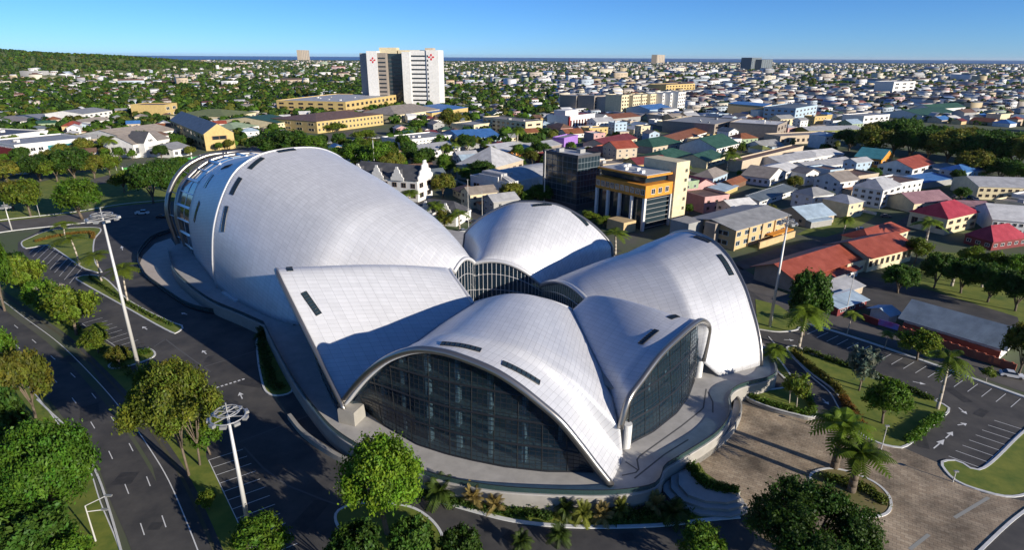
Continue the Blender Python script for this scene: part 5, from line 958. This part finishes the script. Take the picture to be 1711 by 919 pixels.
# ------------------------------------------------------------------ masts, lamps, cars, small things
M['lampgrey'] = mat('lamp_metal', (.40, .40, .39), .4, .5)
def mast(u, v, ut, vt, label, head=2.4, rad=.42):
    b = G(u, v); h = height(u, v, vt); t = thing('floodlight_mast', label, 'light mast', b); MB().bar((0, 0, -.2), (0, 0, h), rad, 0, 14, rad*.45).build('pole', M['pole'], t, True)
    mb = MB()
    for z, R in ((h-.2, head), (h+.5, head*.72)):
        for k in range(16): a, c = 2*math.pi*k/16, 2*math.pi*(k+1)/16; mb.bar((R*math.cos(a), R*math.sin(a), z), (R*math.cos(c), R*math.sin(c), z), .09, 0, 5)
        for k in range(6): a = 2*math.pi*k/6; mb.bar((0, 0, z-.1), (R*math.cos(a), R*math.sin(a), z), .08, 0, 5)
    mb.bar((0, 0, h-.6), (0, 0, h+1.8), .1, 0, 6); mb.build('head_frame', M['lampgrey'], t)
    for k in range(9): a = 2*math.pi*k/9; MB().box((head*1.05*math.cos(a), head*1.05*math.sin(a), h-.45), (.8, .55, .4), a+math.pi/2).build('floodlight', M['lampgrey'], t)
mast(235, 628, 163, 362, 'tallest floodlight mast, beside the upper parking bays', 2.6); mast(418, 893, 388, 693, 'floodlight mast rising from the near parking bays below the left shell', 2.2, .38); mast(1286, 546, 1317, 370, 'floodlight mast on the grass right of the right shell', 2.0); mast(20, 385, 14, 345, 'smaller floodlight mast on the kerb of the park road', 1.5, .3)
def post(u, v, vt, label, name='lamp_post', arm=0., rad=.11):
    t = thing(name, label, 'post', G(u, v)); h = height(u, v, vt); MB().bar((0, 0, -.2), (0, 0, h), rad, 0, 8, rad*.6).build('pole', M['pole'], t)
    MB().box((arm/2, 0, h), (max(.7, arm+.6), .35, .2)).build('lamp', M['lampgrey'], t)
post(627, 292, 234, 'slim white lamp post rising before the trees by the long shell', rad=.3); post(909, 345, 252, 'slim white lamp post standing behind the rear shell', rad=.3); post(1413, 525, 455, 'thin pole beside the blue roofed gatehouse', rad=.14); post(783, 380, 300, 'thin pole on the street before the theatre', rad=.14); post(806, 372, 320, 'short post on the street before the theatre', rad=.12); post(1472, 752, 712, 'white post at the corner of the garden lawn', rad=.1); post(67, 362, 335, 'leaning white post on the park road'); post(195, 285, 255, 'post behind the park lawn')
post(591, 722, 702, 'small post standing on the terrace near the foot block'); post(1592, 806, 788, 'white sign post on the corner turf', 'sign_post'); post(1190, 606, 590, 'small post on the terrace under the right shell')
lp = thing('street_lamp', 'white twin armed street lamp beside the avenue', 'street lamp', G(160, 905)); h = height(160, 905, 846); MB().bar((0, 0, -.2), (0, 0, h), .12, 0, 8, .08).build('pole', M['pole'], lp)
for (x, y, z) in ((2.4, .9, .9), (1.7, .6, -1.2)): MB().bar((0, 0, h-(1 if z < 0 else 0)), (x, y, h+z), .07, 0, 6).build('arm', M['pole'], lp); MB().box((x*1.15, y*1.15, h+z), (1.0, .35, .18)).build('lamp', M['lampgrey'], lp)
CARC = dict(white=(.7, .7, .7), silver=(.4, .41, .42), black=(.02, .02, .022), red=(.4, .03, .03), blue=(.04, .10, .3), grey=(.14, .145, .15))
_cars = {}
M['tyre'] = mat('tyre', (.02, .02, .02), .8); M['carglass'] = mat('car_glass', (.01, .014, .018), .06, 0, .6)
def car(c, loc, rz, label, group):
    if c not in _cars:
        t = thing('car', label, 'car', loc, rz, group); bm = mat(c+'_car_paint', CARC[c], .25, .2)
        def prof(pts, wd, inset=0.):
            mb = MB(); n_ = len(pts); V = [(x, -wd/2+(inset if z > .95 else 0), z) for x, z in pts]+[(x, wd/2-(inset if z > .95 else 0), z) for x, z in pts]
            return mb.add(V, [tuple(range(n_)), tuple(range(2*n_-1, n_-1, -1))]+[((k+1) % n_, k, n_+k, n_+(k+1) % n_) for k in range(n_)])
        prof([(-2.15, .3), (2.15, .3), (2.2, .62), (2.0, .82), (1.0, .95), (-1.9, .95), (-2.2, .8)], 1.75).build('body', bm, t); prof([(1.0, .93), (.35, 1.42), (-1.1, 1.42), (-1.8, .93)], 1.66, .18).build('cabin_glass', M['carglass'], t); prof([(.30, 1.40), (.25, 1.46), (-1.0, 1.46), (-1.08, 1.40)], 1.36).build('roof', bm, t)
        for x in (-1.35, 1.35):
            for y in (-.8, .8): MB().bar((x, y-.1, .32), (x, y+.1, .32), .32, 0, 12).build('wheel', M['tyre'], t)
        _cars[c] = t; return t
    return dup(_cars[c], loc, rz, None, label, group)
p, q = G(225, 355), G(258, 347); t = thing('pickup_truck', 'white pickup truck parked on the drive behind the hall', 'truck', G(238, 358), .2); MB().box((0, 0, .75), (5.2, 1.9, .7)).build('body', cm('white'), t); MB().box((.6, 0, 1.5), (1.9, 1.7, .85)).build('cab', M['carglass'], t); mb = MB(); mb.box((-1.5, .9, 1.2), (2.1, .1, .35)); mb.box((-1.5, -.9, 1.2), (2.1, .1, .35)); mb.build('bed_side', cm('white'), t)
for x in (-1.6, 1.6):
    for y in (-.9, .9): MB().bar((x, y-.12, .38), (x, y+.12, .38), .38, 0, 12).build('wheel', M['tyre'], t)
car('black', G(271, 364), .15, 'black car parked beside the metal hoops of the hall', None); _cars['black'].pop('group', None) if 'group' in _cars['black'] else None
cc = ['white', 'silver', 'white', 'black', 'grey', 'white', 'red', 'silver', 'white', 'blue']
for i in range(26):
    f = (i % 13)/12; row = i//13; a = G(545+f*95, 240-f*10+row*6.5); c = cc[(i*7) % 10]; car(c, a, .9, f'{c} car parked in the packed rows before the arcaded yellow building', 'cars parked by the arcaded building')
for i in range(9): c = ('black', 'grey', 'black', 'silver', 'blue', 'black', 'white', 'grey', 'black')[i]; car(c, G(1588+i*7, 334-(i % 3)*4), .6+i*.1, f'{c} car parked in the lot before the cream row at the right', 'cars in the lot at the right')
for i, (u, v, c, l) in enumerate(((1480, 363, 'grey', 'grey car on the back street beside the mansion'), (1440, 386, 'white', 'white car on the back street behind the school'), (745, 347, 'silver', 'silver car on the street between mansion and theatre'), (792, 372, 'black', 'black car on the street in front of the theatre'), (870, 388, 'white', 'white car at the foot of the theatre'), (1690, 630, 'white', 'white car at the end of the side street'), (420, 254, 'white', 'white car on the street behind the yellow gabled building'), (460, 247, 'grey', 'grey car on the street behind the yellow gabled building'), (775, 388, 'silver', 'silver car among the palms behind the long shell'))): car(c, G(u, v), .4 if u < 1300 else -.45, l, None)
bw = thing('boundary_wall', 'low brick red street wall running along the brick hall', 'wall', (*G(1500, 556)[:2], 0)); a, b = G(1497, 556)[:2], G(1692, 622)[:2]; d = b-a; L = np.linalg.norm(d); o = MB().box((L/2, 0, .95), (L, .3, 1.9)).build('wall_panel', cm('brick'), bw); bw.rotation_euler = (0, 0, math.atan2(d[1], d[0]))
for k in range(14): MB().box((L*(k+.5)/14, 0, 1.05), (.45, .45, 2.1)).build('pier', cm('brick'), bw)
MB().box((L*.84, -.18, 1.1), (L*.10, .08, 1.1)).build('sign_panel', cm('coral'), bw)
bn = thing('banner', 'pink and purple banner hung on the school fence by the kiosk', 'banner', G(1466, 546)); a, b = G(1466, 546)[:2], G(1499, 556)[:2]; d = b-a; L = np.linalg.norm(d); bn.rotation_euler = (0, 0, math.atan2(d[1], d[0])); MB().box((L/2, 0, 1.4), (L, .08, 1.6)).build('cloth', mat('banner_print', (.45, .05, .25), .6, col2=(.18, .22, .62), scale=.45, detail=1), bn)
fe = thing('school_fence', 'maroon fence between gatehouse and banner', 'fence', G(1440, 535)); a, b = G(1440, 536)[:2], G(1466, 546)[:2]; d = b-a; L = np.linalg.norm(d); fe.rotation_euler = (0, 0, math.atan2(d[1], d[0])); MB().box((L/2, 0, .9), (L, .15, 1.8)).build('panel', cm('maroon'), fe)
gf = thing('green_fence', 'bright green fence along the verge in front of the church', 'fence', G(205, 284)); a, b = G(205, 284)[:2], G(335, 263)[:2]; d = b-a; L = np.linalg.norm(d); gf.rotation_euler = (0, 0, math.atan2(d[1], d[0])); MB().box((L/2, 0, .6), (L, .15, 1.2)).build('panel', mat('green_fence_paint', (.05, .25, .06), .6), gf)
for k in range(9): MB().box((L*k/8, 0, .9), (.5, .5, 1.8)).build('post', cm('white'), gf)
# ------------------------------------------------------------------ the rest of the town
SITE = gp([(-200, 395), (75, 360), (215, 335), (330, 262), (420, 250), (560, 300), (700, 395), (840, 395), (1000, 430), (1240, 440), (1380, 470), (1560, 480), (1711, 540), (1900, 620), (1900, 1100), (-300, 1100)])
NO = [SITE, gp([(880, 345), (1000, 350), (1080, 388), (1230, 424), (1000, 445), (860, 395)]), gp([(-200, 320), (0, 305), (120, 285), (200, 270), (340, 262), (330, 340), (-200, 410)]), gp([(1225, 430), (1545, 325), (1600, 345), (1520, 395), (1640, 400), (1800, 470), (1800, 600), (1240, 470)]),
      gp([(1395, 262), (1410, 222), (1480, 195), (1600, 208), (1760, 215), (1800, 320), (1600, 290), (1520, 268)]), gp([(150, 312), (400, 268), (560, 238), (640, 226), (640, 210), (560, 218), (400, 248), (150, 292)]),
      gp([(540, 250), (655, 236), (655, 214), (540, 226)]), gp([(600, 335), (740, 330), (860, 372), (1000, 392), (1000, 440), (840, 400), (600, 350)]), gp([(640, 224), (760, 216), (780, 206), (640, 208)]), gp([(1560, 336), (1650, 336), (1650, 318), (1560, 318)])]
def free(x, y, m=3.):
    for pl in NO:
        if inside(x, y, pl): return False
    for n_, w_, d_, rz in FOOT:
        dx, dy = x-n_[0], y-n_[1]; a, b = dx*math.cos(rz)+dy*math.sin(rz), -dx*math.sin(rz)+dy*math.cos(rz)
        if -m < a < w_+m and -m < b < d_+m: return False
    return True
WALLC = [('white', 8), ('cream', 5), ('beige', 3), ('paleblue', 2), ('grey', 2), ('pink', 1), ('tan', 1), ('yellow', 1), ('palegreen', 1)]
ROOFR = [('grey', 4), ('silver', 4), ('taupe', 3), ('white', 2), ('rust', 2), ('terracotta', 2), ('green', 2), ('brown', 3), ('maroon', 2), ('blue', 1), ('slate', 2), ('olive', 1), ('paleblue', 1)]
def pick(l): return random.choices([a for a, _ in l], [b for _, b in l])[0]
LM = [(t['label'], t.location.copy()) for t, N_ in BLD]
SHORT = [('the white church', 245, 262), ('the yellow gabled building', 365, 250), ('the teal banded block', 90, 262), ('the olive roofed hall', 385, 205), ('the arcaded yellow building', 585, 215), ('the hospital tower', 673, 176), ('the brown pavilion', 690, 200), ('the blue market roof', 800, 238), ('the tall cream slab', 870, 222), ('the theatre', 860, 325), ('the ornate mansion', 690, 332), ('the dark glass tower', 965, 345), ('the orange trimmed office', 1060, 380), ('the tan block', 1240, 410), ('the red trimmed store', 960, 216), ('the cream apartment towers', 1060, 190), ('the white apartment towers', 1120, 186), ('the yellow apartment block', 1135, 154), ('the green roofed blocks', 1130, 265), ('the grey lettered block', 1270, 232), ('the grey blue office', 1326, 203), ('the bare beige wall', 1280, 280), ('the pale metal sheds', 1350, 282), ('the white framed hotel', 1505, 154), ('the dark green warehouses', 1555, 195), ('the orange gabled house', 1460, 276), ('the crimson mansion', 1570, 385), ('the right edge row', 1670, 332), ('the wooded belt', 1580, 262), ('the twin dark towers', 1270, 117), ('the upper yellow block', 600, 186), ('the white villa', 165, 203), ('the yellow faced block', 280, 195), ('the flat white row', 30, 242), ('the park lawn', 120, 320)]
def place(x, y):
    u, v = PX((x, y, 0)); best = min(SHORT, key=lambda s_: (s_[1]-u)**2+((s_[2]-v)*3)**2); du, dv = u-best[1], v-best[2]
    if abs(du) > abs(dv)*2.2: return ('right of ' if du > 0 else 'left of ')+best[0], v
    return ('in front of ' if dv > 0 else 'beyond ')+best[0], v
ORD = ['nearest ', 'second-nearest ', 'third-nearest ', 'fourth-nearest ', 'fifth-nearest ', 'sixth-nearest ', 'seventh-nearest ', 'eighth-nearest ', 'ninth-nearest ', 'tenth-nearest ']
def unique(items):
    "items: (object, phrase, place, row): ranks by distance what would otherwise share a label"
    d = {}
    for it in items: d.setdefault((it[1], it[2]), []).append(it)
    for (ph, pl), L in d.items():
        L.sort(key=lambda i: -i[3])
        for k, it in enumerate(L): it[0]['label'] = (ORD[min(k, 9)] if len(L) > 1 else '')+f'{ph} {pl}'
rot = math.radians(28); cr, sr = math.cos(rot), math.sin(rot); cells = []
for i in range(-160, 161):
    for j in range(-160, 161):
        x0, y0 = i*22.5+random.uniform(-3, 3), j*17.5+random.uniform(-2, 2)
        if i % 6 == 0 or j % 8 == 0: continue
        x, y = x0*cr-y0*sr, x0*sr+y0*cr
        if y < 150 or y > 1500 or abs(x) > y*.95+40: continue
        u, v = PX((x, y, 0))
        if u < -60 or u > 1775 or v > 520: continue
        cells.append((y, x, u, v))
cells.sort(); houses = []; farh = []
for y, x, u, v in cells:
    dense = 1.0 if u > 930 else .8 if u > 700 else .72
    if v < 128 and u < 260: dense = .15
    if random.random() > dense or not free(x, y, 5.5): continue
    big = u > 930 and random.random() < .45
    w_ = random.uniform(15, 24) if big else random.uniform(9, 15); d_ = random.uniform(12, 16) if big else random.uniform(8, 11.5); w_ = min(w_, 22) if not big else w_
    st = random.choice([1, 1, 2, 2, 3]) if big or u > 930 else random.choice([1, 1, 1, 2]); h = st*3.1+.4; kind = random.choice(['flat', 'gx', 'flat', 'hip', 'gx']) if u > 930 else random.choice(['gx', 'hip', 'gx', 'gy', 'hip']); rise = min(w_, d_)*.24
    if not free(x, y, max(w_, d_)*.5+.3): continue
    rec = (x, y, w_, d_, h, st, kind, rise, pick(WALLC), pick(ROOFR) if kind != 'flat' else random.choice(['grey', 'taupe', 'silver', 'white', 'brown']), rot+random.choice([0, 0, math.pi/2])+random.uniform(-.06, .06))
    (houses if len(houses) < 255 else farh).append(rec)
items = []
KN = dict(gx='gable', gy='gable', hip='hipped', flat='flat'); SN = {1: 'low', 2: 'two-storey', 3: 'three-storey'}
WN = dict(paleblue='pale blue', palegreen='pale green'); 
for (x, y, w_, d_, h, st, kind, rise, wc, rc, rz) in houses:
    t = thing('house', 'x', 'house', (x-(w_/2*math.cos(rz)-d_/2*math.sin(rz)), y-(w_/2*math.sin(rz)+d_/2*math.cos(rz)), 0), rz, 'ordinary houses of the town')
    wall_mb(w_, d_, h, kind, rise).build('wall', cm(wc), t); roof_mb(w_, d_, h, kind, rise, .6).build('roof', [roofm(rc), cm(wc)], t); FOOT.append((np.array(t.location[:2]), w_, d_, rz))
    if y < 620:
        fr_ = random.choice(['white', 'grey', 'brown', 'white'])
        for face, L in (('x', w_), ('y', d_)): windows(t, face, w_, d_, max(2, int(L/4.2)), st, .7, h-.3, 1.5, 1.35, fr_)
    if kind == 'flat' and random.random() < .6: MB().box((w_*.3, d_*.5, h+1), (2.2, 1.8, 1.5)).build('roof_unit', cm('silver'), t)
    if random.random() < .55:
        e = random.uniform(2.5, 4.5); f = random.uniform(.4, .85); x1 = random.uniform(0, 1-f)*w_; MB().box((x1+f*w_/2, -e/2, 1.1), (f*w_, e, 3.2)).build('extension', cm(random.choice([wc, 'grey', 'beige'])), t)
        mb = MB(); V_ = [(x1-.3, -e-.4, 2.75), (x1+f*w_+.3, -e-.4, 2.75), (x1+f*w_+.3, .0, 3.15), (x1-.3, .0, 3.15)]; mb.add(V_+[(a, b, c-.12) for a, b, c in V_], [(0, 1, 2, 3), (7, 6, 5, 4), (0, 4, 5, 1), (1, 5, 6, 2), (3, 7, 4, 0)]); mb.build('porch_roof', roofm(random.choice(['rust', 'silver', 'grey', rc])), t)
    if random.random() < .35: a, b = w_+1.2, random.uniform(.2, .8)*d_; MB().bar((a, b, 0), (a, b, 2.4), .75, 0, 10).build('water_tank', cm(random.choice(['black', 'blue', 'darkgrey'])), t)
    if random.random() < .3: MB().box((w_/2, -7.5, .4), (w_+5, .25, 1.6)).build('yard_wall', cm(random.choice(['white', 'grey', 'beige'])), t)
    pl_, v = place(x, y); items.append((t, f'{SN[st]} {WN.get(wc, wc)} house with {WN.get(rc, rc)} {KN[kind]} roof', pl_, v))
unique(items)
# garden and street trees among the houses
items = []; far_t = []; nt_ = 0; tries = []
for k in range(11000):
    y = math.exp(random.uniform(math.log(170), math.log(1500))); y = 170+(1330)*random.random()**.75; x = random.uniform(-1, 1)*(y*.95+30); u, v = PX((x, y, 0))
    if u < -60 or u > 1775: continue
    pr = .85 if u < 700 else .6 if u < 930 else .2
    if random.random() < pr: tries.append((y, x, u, v))
tries.sort()
for y, x, u, v in tries:
    if not free(x, y, 1.0): continue
    if nt_ < 190:
        nt_ += 1; kd = random.choice(['mid', 'mid2', 'dark', 'mid', 'olive', 'palm']) ; p = PR[kd]; s = random.uniform(.7, 1.25)*(.65 if u > 930 else 1)
        o = dup(p, (x, y, 0), random.uniform(0, 6.28), s, 'x', 'garden and street trees of the town'); pl_, _v = place(x, y)
        items.append((o, {'mid': 'green broad tree', 'mid2': 'pale green loose tree', 'dark': 'dark green dense tree', 'olive': 'olive green tree', 'palm': 'slender palm tree'}[kd], pl_, v))
    else: far_t.append((x, y, 0., random.uniform(6, 11)*(.7 if u > 930 else 1), random.uniform(7, 14)*(.7 if u > 930 else 1)))
unique(items)
# streets of the grid, seen between the roofs
mb = MB()
for i in range(-60, 61):
    for (nx, ny, o_) in ((cr, sr, i*22.5*6), (-sr, cr, i*17.5*8)):
        dx, dy = -ny, nx; c = np.array([nx, ny])*o_; seg = []
        for s_ in range(-60, 61):
            a = c+np.array([dx, dy])*s_*25; b = a+np.array([dx, dy])*25.2
            if a[1] < 170 or a[1] > 1500 or abs(a[0]) > a[1]+60: continue
            if not (free(*a, 6) and free(*b, 6)): continue
            n_ = np.array([nx, ny])*3.6; mb.add([(*(a-n_), .02), (*(b-n_), .02), (*(b+n_), .02), (*(a+n_), .02)], [(0, 3, 2, 1)])
mb.build('town_streets', M['asphalt2'])['kind'] = 'structure'
# ------------------------------------------------------------------ far town and far woods, past counting
R_ = np.random.default_rng(3)
def far_points(n, y0, y1, p=1.0):
    y = y0+(y1-y0)*R_.random(n)**p; x = R_.uniform(-1, 1, n)*(y*.93+60); return x, y
def band_(x, y): return np.sin(x*.0051+y*.0023)*.6+np.sin(y*.0067-x*.0031+1)*.5+np.sin(x*.013-y*.009)*.35
x, y = far_points(11000, 1350, 7800, 1.35); u = 855+FPX*x/y; keep = R_.random(len(x)) < np.clip(np.where(u > 930, .85, np.where(u < 250, .3, .6))-.45*band_(x, y)*np.where(u > 930, .7, 1), .04, 1); x, y = x[keep], y[keep]
keep = hill_z(x, y) < 14; x, y = x[keep], y[keep]
fx = np.r_[x, [h[0] for h in farh]]; fy = np.r_[y, [h[1] for h in farh]]; n = len(fx); far = np.r_[np.ones(len(x)), np.zeros(len(farh))]
big_ = (R_.random(n) < np.where(fx > fy*.08, .26, .10))*R_.uniform(1.0, 3.0, n)+1; fw = np.where(far > 0, R_.uniform(9, 20, n)*big_, np.r_[np.zeros(len(x)), [h[2] for h in farh]]); fd = np.where(far > 0, R_.uniform(8, 13, n)*np.sqrt(big_), np.r_[np.zeros(len(x)), [h[3] for h in farh]]); fh = np.where(far > 0, R_.choice([3.5, 3.5, 6.5, 6.5, 9.5, 14], n, p=[.3, .2, .2, .15, .1, .05])*np.where(big_ > 1.5, 1.35, 1), np.r_[np.zeros(len(x)), [h[4] for h in farh]]); fr = R_.uniform(.06, .3, n)*fd*R_.choice([0.05, 1, 1], n); rz = rot+R_.choice([0, math.pi/2], n)+R_.normal(0, .1, n); fz = hill_z(fx, fy)-1
wn = [a for a, b in WALLC for _ in range(b)]; rn = [a for a, b in ROOFR for _ in range(b)]
wcol = np.array([COLS[wn[k]] for k in R_.integers(0, len(wn), n)]); rcol = np.array([COLS[rn[k]] for k in R_.integers(0, len(rn), n)])
T_ = np.array([(-1, -1, 0), (1, -1, 0), (1, 1, 0), (-1, 1, 0), (-1, -1, 1), (1, -1, 1), (1, 1, 1), (-1, 1, 1), (-1, 0, 2), (1, 0, 2)], float)
lx = T_[None, :, 0]*fw[:, None]/2; ly = T_[None, :, 1]*fd[:, None]/2; lz = np.where(T_[None, :, 2] == 0, -1., np.where(T_[None, :, 2] == 1, fh[:, None], (fh+fr)[:, None])); c, s = np.cos(rz)[:, None], np.sin(rz)[:, None]
V = np.stack([fx[:, None]+lx*c-ly*s, fy[:, None]+lx*s+ly*c, fz[:, None]+lz], 2).reshape(-1, 3)
QF = np.array([(0, 1, 5, 4), (1, 2, 6, 5), (2, 3, 7, 6), (3, 0, 4, 7), (4, 5, 9, 8), (6, 7, 8, 9), (5, 6, 9, 9), (7, 4, 8, 8)])
QF[6] = (5, 6, 9, 5); QF[7] = (7, 4, 8, 7)
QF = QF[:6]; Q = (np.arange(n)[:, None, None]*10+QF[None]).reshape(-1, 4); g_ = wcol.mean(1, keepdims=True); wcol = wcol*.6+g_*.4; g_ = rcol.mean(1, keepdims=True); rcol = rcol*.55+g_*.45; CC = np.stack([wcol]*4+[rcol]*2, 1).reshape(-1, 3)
# dark window bands on the far walls facing the camera
gV = []; 
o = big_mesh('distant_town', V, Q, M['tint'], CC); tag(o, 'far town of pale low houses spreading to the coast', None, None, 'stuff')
bx, bz, wl = [], [], []
m_ = R_.random(n) < .8; idx = np.where(m_)[0]
wv = []; wc2 = []
for sgn in (0, 1):
    for f0, f1 in ((.12, .34), (.42, .60), (.70, .90)):
        for st in (0, 1):
            sel = idx if st == 0 else idx[fh[idx] > 6]; zc = np.where(fh[sel] > 6, .25+.45*st, .5)*fh[sel]
            if sgn == 0: L, D = fw[sel], fd[sel]; ax, ay = np.cos(rz[sel]), np.sin(rz[sel])
            else: L, D = fd[sel], fw[sel]; ax, ay = np.sin(rz[sel]), -np.cos(rz[sel])
            nx, ny = ay, -ax; cx_, cy_ = fx[sel]+nx*(D/2+.06), fy[sel]+ny*(D/2+.06); a = (f0-.5)*L; b = (f1-.5)*L; k = np.stack([np.stack([cx_+ax*a, cy_+ay*a, fz[sel]+zc-.6], 1), np.stack([cx_+ax*b, cy_+ay*b, fz[sel]+zc-.6], 1), np.stack([cx_+ax*b, cy_+ay*b, fz[sel]+zc+.6], 1), np.stack([cx_+ax*a, cy_+ay*a, fz[sel]+zc+.6], 1)], 1); wv.append(k.reshape(-1, 3))
wv = np.concatenate(wv); o2 = big_mesh('window', wv, np.arange(len(wv)).reshape(-1, 4), M['pane']); o2.parent = o; o2['kind'] = 'stuff'
x, y = far_points(20000, 1300, 8800, 1.25); u = 855+FPX*x/y; band = band_(x, y)*1.5; keep = R_.random(len(x)) < np.clip(np.where(u > 1000, .52, np.where(u < 330, .95, .68))+band*.22, 0, 1); x, y = x[keep], y[keep]
hx, hy = R_.uniform(-4600, -900, 9000), R_.uniform(2000, 4300, 9000); keep = hill_z(hx, hy) > 12; hx, hy = hx[keep], hy[keep]
tx = np.r_[x, hx, [t[0] for t in far_t]]; ty = np.r_[y, hy, [t[1] for t in far_t]]; tz = hill_z(tx, ty)-1; th = R_.uniform(6, 12, len(tx)); tw = R_.uniform(8, 17, len(tx)); k0 = len(x)+len(hx); th[k0:] = [t[3] for t in far_t]; tw[k0:] = [t[4] for t in far_t]
n = len(tx); per = 26; D = R_.normal(0, 1, (n, per, 3)); D[..., 2] = D[..., 2]*.8+.35; D /= np.linalg.norm(D, axis=2)[..., None]; q = R_.uniform(.55, 1, (n, per, 1)); P = D*q*np.stack([tw/2, tw/2, th/2], 1)[:, None]; P += np.stack([tx, ty, tz+th*.5], 1)[:, None]
A = np.cross(D, R_.normal(0, 1, (n, per, 3))); A /= np.linalg.norm(A, axis=2)[..., None]; Bv = np.cross(D, A); s_ = (tw*.19)[:, None, None]*R_.uniform(.7, 1.4, (n, per, 1)); A = A*s_; Bv = Bv*s_
V = np.stack([P-A, P+Bv, P+A, P-Bv], 2).reshape(-1, 3); Q = np.arange(len(V)).reshape(-1, 4); base = np.array([GR, DG, DG, OL, GR])[R_.integers(0, 5, n)]*R_.uniform(.7, 1.25, (n, 1)); C = np.repeat(base, per, 0)*R_.uniform(.8, 1.2, (n*per, 1))
o = big_mesh('distant_woods', V, Q, M['leaf'], C); tag(o, 'far green trees filling the town and the hills', None, None, 'stuff')
print('COUNTS', len(houses), len(farh), nt_, len(far_t), len(tx))

# the air over the town
hz = MB(); hz.box((0, 22400, 68), (92000, 46000, 140)); hz = hz.build('haze', None); hz.data.materials.clear(); m = bpy.data.materials.new('air'); m.use_nodes = True; nn = m.node_tree.nodes; nn.remove(nn['Principled BSDF']); pv = nn.new('ShaderNodeVolumePrincipled'); pv.inputs['Density'].default_value = 1.1e-5; pv.inputs['Color'].default_value = (.80, .88, 1, 1); pv.inputs['Anisotropy'].default_value = .2
m.node_tree.links.new(pv.outputs[0], nn['Material Output'].inputs['Volume']); hz.data.materials.append(m); hz['kind'] = 'stuff'; hz['label'] = 'thin blue haze over the town'
